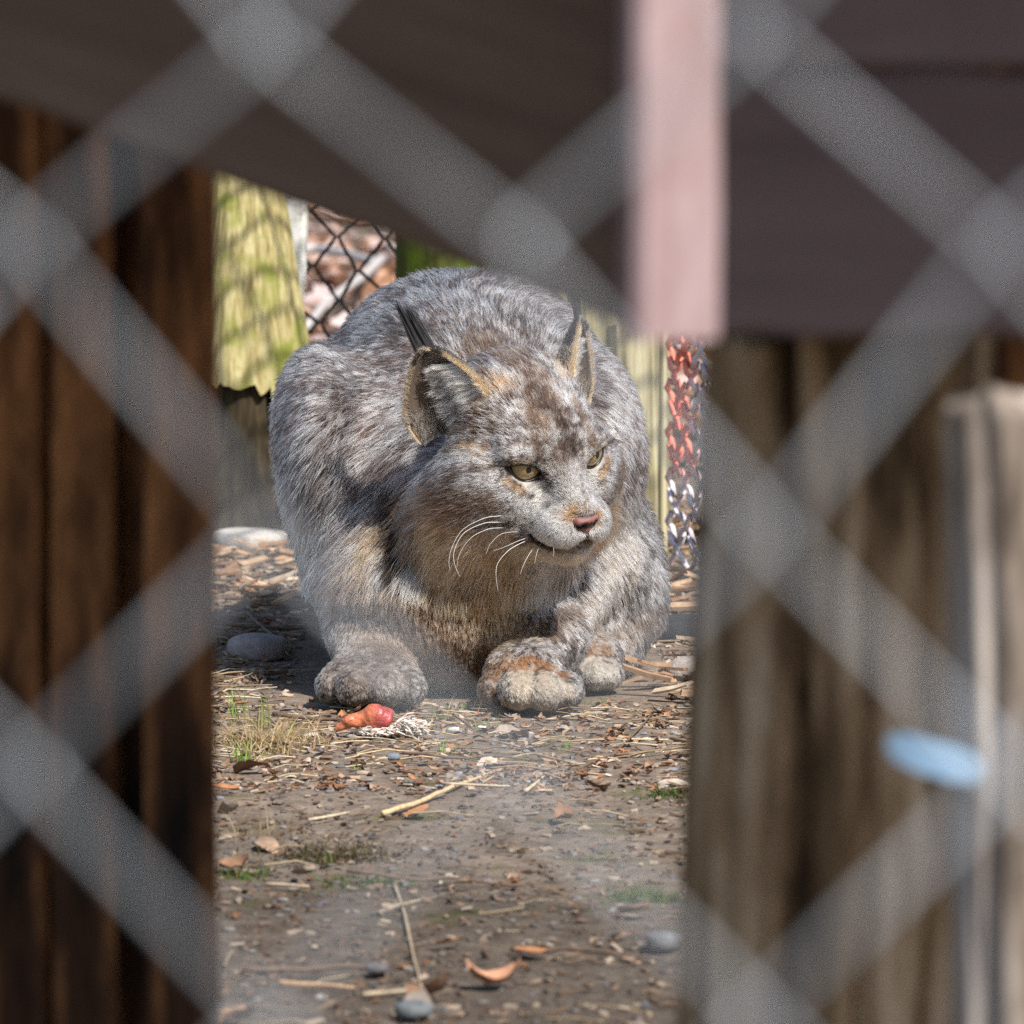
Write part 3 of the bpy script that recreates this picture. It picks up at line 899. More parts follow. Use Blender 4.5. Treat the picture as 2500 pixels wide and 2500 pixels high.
# (pixel polyline, radius mm, colour, strength, mirror on the other side of the head)
PAINT = [
    # warm wash of throat and breast
    ([(1010, 1360), (1100, 1480), (1180, 1560)], 50, (0.52, 0.36, 0.225), 0.9, False),
    ([(1240, 1400), (1200, 1480)], 26, (0.50, 0.33, 0.19), 0.7, False),
    ([(1180, 1390), (1175, 1430)], 9, BRN, 0.7, False),
    ([(1150, 1640), (1160, 1700)], 22, BRN, 0.5, False),
    ([(740, 1370), (850, 1450), (980, 1530), (1100, 1610)], 34, (0.30, 0.215, 0.16), 0.75, False),  # brownish fringe fur, darkened further with painted chest shade
    # crown: brown flecks between pale streaks
    ([(1180, 850), (1270, 880), (1320, 960), (1340, 1010)], 15, BRN, 0.55, False),
    ([(1200, 862), (1290, 900)], 7, DK, 0.55, False),
    ([(1300, 965), (1345, 1010), (1385, 1030)], 8, DK, 0.65, False),
    ([(1290, 930), (1320, 960)], 7, DK, 0.5, False),
    ([(1145, 865), (1180, 885)], 6, BRN, 0.7, False),
    ([(1130, 905), (1230, 915), (1285, 950)], 5, W_, 0.5, False),
    ([(1110, 860), (1180, 905), (1260, 925)], 4, W_, 0.5, False),
    ([(1340, 860), (1370, 930), (1390, 980)], 6, W_, 0.5, False),
    # warm patch in front of the ears
    ([(1195, 935), (1240, 955)], 8, ORG, 0.6, True),
    ([(1180, 950), (1175, 985)], 10, (0.48, 0.28, 0.15), 0.5, True),
    # forehead lines
    ([(1300, 1010), (1310, 1070), (1318, 1110)], 4, BRN, 0.85, True),
    ([(1350, 1030), (1352, 1090)], 3, W_, 0.4, False),
    ([(1375, 1040), (1405, 1110)], 3, DK, 0.75, False),
    ([(1330, 1020), (1335, 1080)], 3, (0.45, 0.33, 0.25), 0.6, False),
    ([(1240, 1010), (1290, 1090)], 6, W_, 0.15, True),
    ([(1140, 1090), (1190, 1095)], 6, (0.40, 0.22, 0.10), 0.55, True),
    ([(1150, 1050), (1220, 1040)], 9, BRN, 0.4, True),
    # temple and eye stripe
    ([(1060, 1110), (1150, 1115), (1230, 1110)], 8, W_, 0.5, True),
    ([(1250, 1128), (1210, 1136), (1160, 1150), (1110, 1165)], 3.2, DK, 0.9, True),
    ([(1110, 1165), (1050, 1180)], 6, DK, 0.5, True),
    # cheek
    ([(1150, 1180), (1220, 1200), (1270, 1240)], 10, (0.60, 0.58, 0.57), 0.6, True),
    ([(1000, 1180), (1060, 1200), (1130, 1225), (1190, 1240)], 14, (0.14, 0.09, 0.06), 0.85, True),  # brown cheek ruff, its shading painted in here and below
    ([(1000, 1215), (1040, 1260), (1120, 1270)], 15, (0.20, 0.125, 0.08), 0.7, True),
    ([(1090, 1300), (1180, 1330), (1240, 1340)], 20, (0.46, 0.31, 0.19), 0.85, True),
    # around the eyes
    ([(1260, 1165), (1290, 1182), (1325, 1188)], 4.6, (0.88, 0.84, 0.76), 0.95, True),
    ([(1335, 1140), (1352, 1160)], 3.6, (0.85, 0.80, 0.72), 0.95, True),
    ([(1240, 1170), (1262, 1190), (1285, 1200)], 2.6, (0.45, 0.24, 0.09), 0.75, True),
    ([(1262, 1126), (1300, 1130)], 1.8, (0.55, 0.34, 0.20), 0.7, True),
    ([(1316, 1110), (1324, 1130)], 3.0, BRN, 0.4, True),
    ([(1332, 1165), (1342, 1177), (1348, 1186)], 1.6, (0.035, 0.02, 0.015), 0.95, True),
    ([(1370, 1110), (1390, 1150)], 8, (0.27, 0.20, 0.16), 0.55, False),
    # muzzle
    ([(1290, 1240), (1330, 1270), (1390, 1300)], 11, W_, 0.65, True),
    ([(1380, 1200), (1400, 1240)], 7, (0.60, 0.54, 0.48), 0.5, False),
    ([(1380, 1258), (1405, 1245), (1432, 1236)], 6.0, (0.50, 0.25, 0.10), 0.9, False),
    ([(1368, 1250), (1380, 1270), (1390, 1280)], 3.0, BRN, 0.8, True),
    ([(1265, 1262), (1295, 1266), (1320, 1275)], 1.4, DK, 0.9, True),
    ([(1280, 1282), (1310, 1290), (1340, 1284)], 1.4, DK, 0.85, True),
    ([(1270, 1298), (1310, 1304), (1350, 1310), (1368, 1312)], 1.4, DK, 0.85, True),
    ([(1352, 1290), (1365, 1293)], 1.4, DK, 0.8, True),
    ([(1290, 1318), (1330, 1325)], 1.5, BRN, 0.7, True),
    # mouth and chin
    ([(1410, 1318), (1400, 1332), (1370, 1342), (1330, 1340), (1290, 1328), (1262, 1315)], 3.2, (0.085, 0.042, 0.024), 0.97, True),
    ([(1405, 1322), (1420, 1316)], 2.6, (0.28, 0.13, 0.06), 0.9, True),
    ([(1300, 1365), (1350, 1360), (1380, 1355)], 8, (0.56, 0.42, 0.28), 0.75, True),
    # dark hollow and white lock of the ruff
    ([(990, 1205), (990, 1300), (972, 1390)], 8, BLK, 0.98, True),
    ([(1045, 1340), (1010, 1400)], 10, (0.86, 0.82, 0.76), 0.96, True),
    ([(960, 1335), (938, 1400)], 5, (0.85, 0.85, 0.85), 0.97, False),
    ([(900, 835), (1000, 775), (1130, 750), (1280, 762), (1390, 802)], 5.0, (0.13, 0.12, 0.12), 0.75, False),  # mesh-shadow bands and coat stripes, painted over back and flank
    ([(1090, 832), (1180, 795), (1300, 790), (1390, 818)], 4.0, (0.13, 0.12, 0.12), 0.7, False),
    ([(1000, 735), (1120, 705), (1240, 712)], 4.5, (0.16, 0.14, 0.14), 0.6, False),
    ([(940, 800), (1050, 735), (1180, 725), (1300, 740)], 3.0, (0.70, 0.68, 0.66), 0.5, False),
    ([(880, 940), (855, 1060), (862, 1200)], 7.0, (0.15, 0.15, 0.16), 0.6, False),
    ([(760, 930), (735, 1080), (745, 1250)], 7.0, (0.15, 0.12, 0.12), 0.5, False),
    # body: dark, pale and brown patches of trunk and limbs
    ([(850, 845), (862, 870)], 9, (0.10, 0.09, 0.10), 0.8, False),
    ([(1420, 1200), (1400, 1350), (1350, 1480)], 24, (0.60, 0.57, 0.55), 0.55, False),
    ([(1520, 1300), (1480, 1450), (1440, 1530)], 26, (0.62, 0.54, 0.46), 0.6, False),
    ([(1580, 1500), (1530, 1540), (1450, 1545)], 12, (0.24, 0.17, 0.12), 0.7, False),
    ([(1390, 1485), (1330, 1540)], 9, (0.16, 0.10, 0.07), 0.75, False),
    ([(880, 1560), (890, 1700)], 40, (0.33, 0.27, 0.23), 0.6, False),
    ([(1270, 1690), (1350, 1700)], 26, (0.80, 0.69, 0.56), 0.85, False),
    ([(1200, 1640), (1270, 1615), (1330, 1625), (1370, 1650)], 9, (0.46, 0.24, 0.11), 0.85, False),
    ([(1175, 1690), (1200, 1710)], 12, (0.26, 0.15, 0.09), 0.7, False),
    ([(1440, 1585), (1490, 1590)], 8, (0.40, 0.24, 0.13), 0.7, False),
    ([(1470, 1640), (1490, 1680)], 18, (0.80, 0.73, 0.64), 0.85, False),
]
PAINT3 = []
MOUTH = [[(47, 0, -50), (43, s * 8, -55), (34, s * 18, -56), (22, s * 26, -55), (14, s * 30, -52)] for s in (-1, 1)]
def hpaint(pts, r, c, st): PAINT3.append((np.array([hd(*p) for p in pts]), r * 0.001, np.array(c), st))
for pts, r, c, st, mi in PAINT:
    for poly in stroke3d(pts, mi):
        PAINT3.append((poly, r * 0.001, np.array(c), st))

COMB = [  # pixel, direction in the picture plane, reach mm, mirrored over the head
    ((1405, 1235), (-.25, -1), 14, 0), ((1385, 1190), (-.1, -1), 16, 0), ((1370, 1130), (-.12, -1), 18, 0), ((1345, 1060), (-.2, -1), 22, 0),
    ((1390, 1060), (.05, -1), 18, 0), ((1320, 980), (-.35, -.9), 25, 0), ((1250, 900), (-.45, -.8), 28, 0), ((1180, 890), (-.6, -.5), 25, 0), ((1390, 950), (.1, -1), 25, 0),
    ((1265, 1080), (-.75, -.6), 20, 1), ((1200, 1060), (-.85, -.35), 25, 1), ((1130, 1080), (-1, -.1), 25, 1), ((1230, 1135), (-1, .05), 12, 1),
    ((1280, 1195), (-1, .25), 14, 1), ((1200, 1190), (-1, .12), 22, 1), ((1340, 1220), (-.85, -.1), 14, 1), ((1100, 1180), (-1, .15), 25, 1),
    ((1300, 1250), (-1, .12), 14, 1), ((1350, 1290), (-.9, .3), 12, 1), ((1270, 1300), (-.95, .3), 16, 1), ((1310, 1330), (-.8, .5), 10, 1),
    ((1040, 1240), (-.95, .35), 28, 1), ((1150, 1270), (-.9, .35), 25, 1), ((1010, 1330), (-.5, .9), 25, 1), ((1100, 1350), (-.5, .9), 28, 1),
    ((1190, 1360), (-.3, 1), 25, 0), ((1260, 1390), (-.15, 1), 25, 0), ((1340, 1355), (-.4, .7), 14, 0), ((1150, 1500), (-.1, 1), 40, 0), ((1000, 1500), (.05, 1), 40, 0),
    ((1280, 1480), (.2, 1), 35, 0), ((1400, 1400), (.25, 1), 35, 0), ((1430, 1200), (.15, 1), 40, 0), ((1520, 1000), (.45, .85), 40, 0), ((1480, 860), (.7, .2), 35, 0),
    ((1570, 1380), (.4, .9), 35, 0), ((1500, 1480), (.1, 1), 35, 0), ((740, 1000), (-.55, .8), 40, 0), ((720, 1200), (-.25, 1), 40, 0), ((780, 1380), (.1, 1), 40, 0),
    ((850, 1000), (-.5, .75), 40, 0), ((850, 1200), (-.35, .9), 40, 0), ((940, 1150), (-.5, .7), 35, 0), ((900, 1350), (-.15, 1), 35, 0), ((900, 1500), (.15, 1), 30, 0),
    ((800, 870), (-.6, -.3), 35, 0), ((900, 880), (-.7, .3), 35, 0), ((960, 760), (-.7, -.5), 35, 0), ((1060, 760), (-.3, -.7), 40, 0), ((1160, 720), (.05, -1), 40, 0),
    ((1280, 740), (.45, -.7), 40, 0), ((1180, 815), (0, -1), 25, 0), ((1260, 800), (.2, -1), 25, 0), ((1100, 820), (-.35, -.9), 25, 0), ((1150, 830), (-.1, -1), 22, 0), ((1330, 800), (.4, -.9), 22, 0), ((1380, 790), (.7, -.4), 35, 0), ((1000, 900), (-.7, .2), 35, 0),
    ((880, 1620), (-.05, 1), 30, 0), ((850, 1700), (-.2, 1), 25, 0), ((950, 1700), (.2, 1), 25, 0), ((1240, 1680), (-.2, 1), 20, 0), ((1320, 1690), (.2, 1), 20, 0), ((1280, 1620), (-.1, .8), 20, 0),
    ((1460, 1650), (.1, 1), 20, 0),
]
COMB3 = []
for (px, d, r, mi) in COMB:
    h = hit(*px)
    if h is None: continue
    w = unit(RIGHT * d[0] - UP * d[1])
    COMB3.append((h, w, r * 0.001))
    if mi:
        h2 = mirror_head(h)
        q = w @ HM.T; q[1] *= -1
        COMB3.append((h2, q @ HM, r * 0.001))

for s in (-1, 1):
    hpaint([(34, s * 20, -40), (22, s * 28, -40)], 15, (0.86, 0.83, 0.79), 0.75)
    hpaint([(46, s * 7, -42), (42, s * 14, -44)], 9, (0.90, 0.87, 0.82), 0.8)
    hpaint([(40, 0, -18), (45, s * 8, -24)], 7.0, (0.50, 0.25, 0.10), 0.85)
    hpaint([(44, s * 11, -26), (46, s * 12, -34)], 3.2, (0.22, 0.12, 0.06), 0.95)
    for du in (0, -5, -10):
        hpaint([(41, s * 16, -37 + du), (31, s * 26, -37 + du), (20, s * 33, -36 + du)], 1.5, DK, 0.9)
    hpaint([(30, s * 8, -66), (12, s * 20, -66), (0, s * 24, -66)], 15, (0.62, 0.47, 0.33), 0.85)
    hpaint(MOUTH[0 if s < 0 else 1], 3.0, (0.085, 0.045, 0.026), 0.98)
    hpaint([(50, 0, -40), (48, 0, -50)], 2.2, (0.05, 0.028, 0.02), 0.98)
def region(p):
    """Head weight and head coordinates of points."""
    q = to_head(p)
    r = np.linalg.norm((q - np.array([-38, 0, -8])) / np.array([1.05, 1.0, 1.05]), axis=1)
    return smooth01(118, 88, r), q

def fur_length(p):
    hw, q = region(p)
    body = np.full(len(p), 15.0)
    chest = smooth01(5.98, 5.90, p[:, 1]) * smooth01(0.06, 0.12, p[:, 2]) * smooth01(0.26, 0.2, p[:, 2])
    body = body + 19 * chest
    low = smooth01(0.11, 0.06, p[:, 2]) * smooth01(6.02, 5.95, p[:, 1])
    body = body * (1 - low) + 8.5 * low
    paw_ = smooth01(0.055, 0.035, p[:, 2]) * smooth01(5.98, 5.93, p[:, 1])
    body = body * (1 - paw_) + 4.0 * paw_
    f, l, u = q[:, 0], np.abs(q[:, 1]), q[:, 2]
    back = smooth01(20, -70, f)
    face = 5.0 + 5.5 * back + 3.0 * smooth01(20, 60, u) * back
    ruff = smooth01(-10, -50, f) * smooth01(0, -45, u) * smooth01(18, 45, l)
    throat = smooth01(-52, -75, u) * smooth01(15, -20, f)
    face = face + 24 * ruff + 20 * throat
    for s in (-1, 1):
        de = np.linalg.norm(p - EYE_C[s], axis=1)
        face = face * (1 - 0.45 * smooth01(0.030, 0.018, de))
    for mp_ in MOUTH:
        dm = dist_poly(p, np.array([hd(*q_) for q_ in mp_]))
        face = face * (1 - 0.62 * smooth01(0.012, 0.004, dm))
    return (face * hw + body * (1 - hw)) * 0.001

def fur_colors(p, nrm, r, tipp=None):
    """Root, middle and tip colours of hairs rooted at p."""
    n = len(p)
    hw, q = region(p)
    big = fbm(p, 0.045, 3, 3)
    tq = p if tipp is None else tipp
    fine = 0.5 * vnoise(tq, 0.0060, 11) + 0.5 * vnoise(tq, 0.0028, 12)
    pr = np.clip(0.50 + 3.8 * (fine - 0.5) + 1.3 * (big - 0.5), 0.05, 0.96)        # share of dark hairs
    pr = pr * (1 - hw) + np.clip(0.42 + 3.0 * (fine - 0.5), 0.05, 0.9) * hw
    dark = r.random(n) < pr
    warm = vnoise(p, 0.03, 21)
    light = np.array([0.82, 0.80, 0.785]) + (warm[:, None] - 0.5) * np.array([0.06, -0.02, -0.06])
    light = light * (0.8 + 0.45 * r.random(n))[:, None]
    drk = np.array([0.088, 0.070, 0.065]) * (0.6 + 0.9 * r.random(n))[:, None] + (warm[:, None] - 0.5) * np.array([0.05, 0.0, -0.01])
    tip = np.where(dark[:, None], drk, light)
    mid = np.where(dark[:, None], np.array([0.135, 0.107, 0.094]), np.array([0.52, 0.487, 0.455])) * (0.8 + 0.4 * r.random(n))[:, None]
    root = np.array([0.165, 0.14, 0.125]) * np.ones((n, 1))
    # undersides and inner limbs are buff
    for poly, rad, c, st in PAINT3:
        near = np.where(np.abs(p - poly.mean(0)).max(1) < rad * 2.2 + np.ptp(poly, axis=0).max() + 0.005)[0]
        if not len(near): continue
        d = dist_poly(p[near], poly) / rad
        d = d + 1.0 * (fbm(p[near], np.clip(rad * 0.7, 0.003, 0.006), 31, 2) - 0.5)
        w = st * smooth01(1.35, 0.55, d) * (1.0 if rad > 0.013 or st >= 0.95 else 0.35 + 0.65 * smooth01(0.30, 0.55, vnoise(tq[near], np.clip(rad * 0.45, 0.0018, 0.005), 33)))
        take = r.random(len(near)) < w * 1.15                 # whole hairs take the colour, not a wash
        w2 = np.where(take, np.maximum(w, 0.85), w * 0.35)[:, None]
        cc = c * (0.8 + 0.4 * r.random(len(near)))[:, None]
        tip[near] = tip[near] * (1 - w2) + cc * w2
        mid[near] = mid[near] * (1 - w2 * 0.9) + cc * w2 * 0.85
        root[near] = root[near] * (1 - w2 * 0.6) + cc * w2 * 0.4
    return tuple(np.clip(x, .004, .92) ** 1.3 * 0.93 for x in (root, mid, tip))

def flow(p, nrm):
    hw, q = region(p)
    head_dir = unit(p - hd(60, 0, -28)) 
    body_dir = unit(np.stack([np.sign(p[:, 0] + 0.04) * 0.25, np.full(len(p), 0.5), np.full(len(p), -0.55)], -1))
    v = (head_dir * hw[:, None] + body_dir * (1 - hw[:, None])) * 0.06
    for h, w, r in COMB3:
        near = np.where(((p - h) ** 2).sum(1) < (r * 3.0) ** 2)[0]
        g = np.exp(-((p[near] - h) ** 2).sum(1) / (r * r))
        v[near] += g[:, None] * w
    v = v - nrm * (v * nrm).sum(1, keepdims=True)
    return unit(v)

# ---- sample hair roots on the body surface
def tri_sample(V, NV, Fc, weight, n, r):
    tri = np.concatenate([Fc[:, [0, 1, 2]], Fc[:, [0, 2, 3]]])
    wt = np.concatenate([weight, weight])
    area = np.linalg.norm(np.cross(V[tri[:, 1]] - V[tri[:, 0]], V[tri[:, 2]] - V[tri[:, 0]]), axis=1) * 0.5 * wt
    k = np.searchsorted(np.cumsum(area), r.random(n) * area.sum()).clip(0, len(tri) - 1)
    u = r.random(n); v = r.random(n); m = u + v > 1; u[m] = 1 - u[m]; v[m] = 1 - v[m]
    w = np.stack([1 - u - v, u, v], -1)[..., None]
    return (V[tri[k]] * w).sum(1), unit((NV[tri[k]] * w).sum(1))

def grow(p, nrm, tdir, length, lift, r, npt=6, curl=0.12, clump=None, droop=0.0, cw=None):
    """Hair polylines (n, npt, 3): leave the skin at `lift`, bend over along tdir."""
    n = len(p)
    jit = r.normal(size=(n, 3)) * curl
    lift = lift[:, None] if np.ndim(lift) else lift
    s = np.linspace(0, 1, npt)
    pts = np.zeros((n, npt, 3)); pts[:, 0] = p - nrm * 0.0006
    step = length[:, None] / (npt - 1)
    for i in range(1, npt):
        k = s[i]
        d = unit(nrm * (lift * (1.0 - 0.75 * k)) + tdir * (1 - lift * 0.5) + jit * (0.4 + k) + np.array([0, 0, -1.0]) * droop * k)
        pts[:, i] = pts[:, i - 1] + d * step
    if clump:
        from mathutils.kdtree import KDTree
        every, amount = clump
        g = np.arange(0, n, every)
        kd = KDTree(len(g))
        for j, gi in enumerate(g): kd.insert(p[gi], j)
        kd.balance()
        own = np.array([kd.find(q)[1] for q in p])
        off = pts[g[own]] - pts[g[own]][:, :1] + p[g[own]][:, None]
        w = (amount * (0.4 + 0.6 * r.random(n)))[:, None] * (s ** 1.3)[None]
        if cw is not None: w = w * cw[:, None]
        pts = pts * (1 - w[..., None]) + off * w[..., None]
    return pts

HAIR = []      # (points (n,k,3), root/mid/tip colours, root radius (n,))
def push(pts, cols, rad):
    HAIR.append((pts, cols, np.broadcast_to(rad, (len(pts),))))

fc_c = V[Fc].mean(1)
hwf, qf = region(fc_c)
wgt = 1.0 + hwf * (3.0 + 9.0 * smooth01(-60, 10, qf[:, 0]))
wgt *= np.where(fc_c[:, 1] > 6.35, 0.45, 1.0) * np.where(fc_c[:, 2] < 0.012, 0.15, 1.0)
paw_w = smooth01(0.07, 0.04, fc_c[:, 2]) * (fc_c[:, 1] < 5.98)
wgt = wgt * (1 + 1.6 * paw_w)
r1 = np.random.default_rng(11)
NH = 400000
hp, hn = tri_sample(V, NV, Fc, wgt, NH, r1)
# keep the eyes, the nose leather and the ear holes clear
keep = np.ones(len(hp), bool)
for s in (-1, 1):
    ax, lat, up_ = eye_frame(s)
    q = (hp - EYE_C[s]) * 1000
    near = (np.linalg.norm(q, axis=1) < 30) & (q @ ax > -2)
    a2 = np.stack([q @ lat, q @ up_], -1)
    dd = np.full(len(hp), 9.0); dd[near] = poly_sd(a2[near], almond(s))
    keep &= dd > 1.7
qn = to_head(hp) - np.array([49, 0, -30])
keep &= np.linalg.norm(qn / np.array([10, 10.0, 7.0]), axis=1) > 1
keep &= hp[:, 2] > 0.004
hp, hn = hp[keep], hn[keep]
ht = flow(hp, hn)
hl = fur_length(hp) * (0.65 + 0.6 * r1.random(len(hp)))
hw, hq = region(hp)
lift = 0.62 - 0.16 * hw + 0.1 * r1.normal(size=len(hp)) - 0.30 * smooth01(0.07, 0.04, hp[:, 2]) * (hp[:, 1] < 5.98)
lift = np.clip(lift, 0.2, 1.1)
pts = grow(hp, hn, ht, hl, lift, r1, 6, 0.13, clump=(9, 0.60), droop=0.15, cw=1 - 0.8 * hw * smooth01(-75, -35, hq[:, 0]))
cols = fur_colors(hp, hn, r1, pts[:, -1])
rad = (0.00030 + 0.00006 * r1.random(len(hp))) * (1 - 0.55 * hw * smooth01(-80, 0, hq[:, 0]))
push(pts, cols, rad)

# ---- ear fur
def ear_points(s, v, t, off=0.0):
    return H0 + EAR[s]['pt'](v, t, off) @ HM * 0.001
for s in (-1, 1):
    E = EAR[s]; re = np.random.default_rng(40 + s)
    axw, facew, sidew = E['ax'] @ HM, E['face'] @ HM, E['side'] @ HM
    # back of the ear
    n = 9000
    v = re.random(n) * 1.25 - 0.27; t = (re.random(n) * 2 - 1) * math.radians(100)
    p = ear_points(s, v, t, 2.4); 
    nr = unit(np.sin(t)[:, None] * sidew - np.cos(t)[:, None] * facew)
    tip = np.where((v > 0.55)[:, None] | (re.random(n) < 0.25)[:, None], np.array(BLK) * 1.5, np.array([0.30, 0.24, 0.19])) * (0.7 + 0.6 * re.random(n))[:, None]
    tip = np.where((np.abs(t) > math.radians(86))[:, None] & (v < 0.97)[:, None], np.array([0.58, 0.34, 0.18]) * (0.75 + 0.5 * re.random(n))[:, None], tip)
    g = grow(p, nr, unit(axw + 0.2 * nr), 0.006 * (0.6 + 0.6 * re.random(n)), np.full(n, 0.35), re, 5, 0.15)
    push(g, (tip * 0.6, tip * 0.8, tip), 0.00022)
    # lining: short grey fur
    n = 16000
    v = re.random(n) * 1.2 - 0.2; t = (re.random(n) * 2 - 1) * math.radians(96)
    p = ear_points(s, v, t)
    nr = unit(-np.sin(t)[:, None] * sidew + np.cos(t)[:, None] * facew)
    c = np.where((re.random(n) < 0.5)[:, None], np.array([0.17, 0.14, 0.11]), np.array([0.46, 0.38, 0.30])) * (0.7 + 0.6 * re.random(n))[:, None]
    edge = np.abs(t) > math.radians(72)
    c = np.where(edge[:, None], np.where((t > 0)[:, None], np.where((re.random(n) < 0.6)[:, None], np.array([0.13, 0.10, 0.08]), np.array([0.42, 0.28, 0.18])), np.array([0.58, 0.34, 0.17])) * (0.75 + 0.5 * re.random(n))[:, None], c)
    g = grow(p, nr, unit(axw * 0.9 + sidew * 0.3), 0.005 * (0.6 + 0.8 * re.random(n)), np.full(n, 0.4), re, 5, 0.2)
    push(g, (c * 0.7, c, c * 1.1), 0.0002)
    # long pale hairs from the inner edge, lying across the opening
    n = 3000
    v = -0.08 + 0.80 * re.random(n) ** 1.1; t = -math.radians(100) + math.radians(100) * re.random(n) ** 1.5
    p = ear_points(s, v, t)
    nr = unit(-np.sin(t)[:, None] * sidew + np.cos(t)[:, None] * facew)
    L = (0.018 + 0.016 * re.random(n)) * (1 - 0.55 * v)
    td = unit(sidew * 1.0 + axw * 0.22 - np.multiply.outer(v < 0.25, axw) * 0.35)
    c = np.where((re.random(n) < 0.88)[:, None], np.array([0.92, 0.88, 0.80]), np.array([0.16, 0.13, 0.10])) * (0.7 + 0.45 * re.random(n))[:, None]
    g = grow(p, nr, td, L, np.full(n, 0.85), re, 7, 0.14, clump=(22, 0.85))
    push(g, (c * 0.7, c, c), 0.00030)
    # pale fringe along both edges of the opening, and the fuzzy lower edge
    n = 4200
    v = re.random(n) * 1.2 - 0.22; sg = np.where(re.random(n) < 0.5, -1.0, 1.0); t = sg * math.radians(101) * (0.84 + 0.16 * re.random(n)) * (0.30 + 0.70 * smooth01(-0.40, 0.12, v))
    p = ear_points(s, v, t, re.random(n) * 2.6)
    nr = unit(np.tile(facew, (n, 1)) + (re.random(n) * 0.9 - 0.35)[:, None] * sg[:, None] * sidew)
    c = np.where((re.random(n) < 0.45)[:, None], np.array([0.50, 0.25, 0.11]), np.array([0.80, 0.72, 0.63])) * (0.5 + 0.65 * re.random(n))[:, None]
    c = np.where((sg > 0)[:, None], c * np.array([0.55, 0.6, 0.65]), c)
    c = np.where((v > 0.86)[:, None], np.array([0.02, 0.018, 0.018]), c)
    g = grow(p, nr, unit(axw * 0.8 + sidew * 0.55 * np.where(v < 0.3, 1, 0.4)[:, None]), (0.003 + 0.009 * re.random(n) ** 2) * (1 - 0.4 * np.clip(v, 0, 1)), np.full(n, 0.6), re, 6, 0.16, clump=(8, 0.6))
    push(g, (c * 0.6, c * 0.9, c), 0.00022)
    # dark tufts rising from the bottom of the ear
    n = 2600
    v = re.random(n) * 0.35 - 0.32; t = (re.random(n) * 1.9 - 0.95) * math.radians(100)
    p = ear_points(s, v, t)
    nr = unit(-np.sin(t)[:, None] * sidew + np.cos(t)[:, None] * facew)
    c = np.where((re.random(n) < 0.5)[:, None], np.array([0.10, 0.08, 0.065]), np.array([0.62, 0.57, 0.50])) * (0.7 + 0.5 * re.random(n))[:, None]
    g = grow(p, nr, unit(axw + 0.25 * sidew), 0.008 + 0.012 * re.random(n), np.full(n, 0.7), re, 6, 0.18, clump=(9, 0.6))
    push(g, (c * 0.5, c * 0.8, c), 0.00024)
    # tassel
    n = 900
    base = ear_points(s, 0.90 + 0.10 * re.random(n) ** 0.5, (re.random(n) * 2 - 1) * math.radians(85), 0.8)
    lean = unit(axw * 1.0 - HF * 0.25 + UP * 0.2)
    L = (0.010 + 0.040 * re.random(n) ** 1.2) * (1.05 if s < 0 else 0.85)
    g = grow(base, np.tile(lean, (n, 1)), np.tile(unit(lean - HF * 0.35 - HL * s * 0.05), (n, 1)), L, np.full(n, 0.6), re, 7, 0.05, clump=(120, 0.72))
    c = np.tile(np.array([[0.012, 0.011, 0.012]]), (n, 1)) * (0.6 + re.random(n))[:, None]
    push(g, (c * .5, c * .5, c * .5), 0.00042)

# ---- lashes above the eyes, a few long guard hairs
def hair_object(name, hair, mat, parent):
    tot = sum(h[0].shape[0] for h in hair)
    sizes = np.concatenate([np.full(h[0].shape[0], h[0].shape[1], np.int32) for h in hair])
    cu = bpy.data.hair_curves.new(name)
    cu.add_curves(sizes.tolist())
    pos = np.concatenate([h[0].reshape(-1, 3) for h in hair]).astype(np.float32)
    rads, colr = [], []
    for pts, (c0, c1, c2), rd in hair:
        k = pts.shape[1]; s = np.linspace(0, 1, k)
        prof = np.where(s < 0.5, 1.0, 1.0 - 0.85 * ((s - 0.5) / 0.5) ** 1.4)
        rads.append((rd[:, None] * prof[None]).ravel())
        w0 = np.clip(1 - s / 0.45, 0, 1); w2 = np.clip((s - 0.35) / 0.45, 0, 1); w1 = 1 - w0 - w2 * (1 - w0); w2 = w2 * (1 - w0)
        cc = c0[:, None] * w0[None, :, None] + c1[:, None] * w1[None, :, None] + c2[:, None] * w2[None, :, None]
        colr.append(np.concatenate([cc, np.ones(cc.shape[:2] + (1,))], -1).reshape(-1, 4))
    cu.attributes['position'].data.foreach_set('vector', pos.ravel())
    at = cu.attributes.get('radius') or cu.attributes.new('radius', 'FLOAT', 'POINT')
    at.data.foreach_set('value', np.concatenate(rads).astype(np.float32))
    at = cu.attributes.new('tint', 'FLOAT_COLOR', 'POINT')
    at.data.foreach_set('color', np.concatenate(colr).astype(np.float32).ravel())
    cu.materials.append(mat)
    o = bpy.data.objects.new(name, cu)
    col.objects.link(o); o.parent = parent
    return o

# ---- objects
sc0, sc1, sc2 = fur_colors(V, NV, np.random.default_rng(5))
skin_col = np.concatenate([sc1 * 0.55, np.tile(np.array([[0.12, 0.09, 0.07]]), (len(BV) - len(V), 1))])
lynx = new_mesh('lynx', BV, BF, skin, colors=skin_col)
tag(lynx, 'grey-brown lynx with black ear tufts crouching on the ground, head turned aside', 'lynx')
scene.cycles_curves.shape = 'RIBBONS'
scene.cycles_curves.subdivisions = 2
fur = hair_object('fur', HAIR, fur_mat, lynx)
print('HAIRS', sum(len(h[0]) for h in HAIR), 'BODY', len(BV))

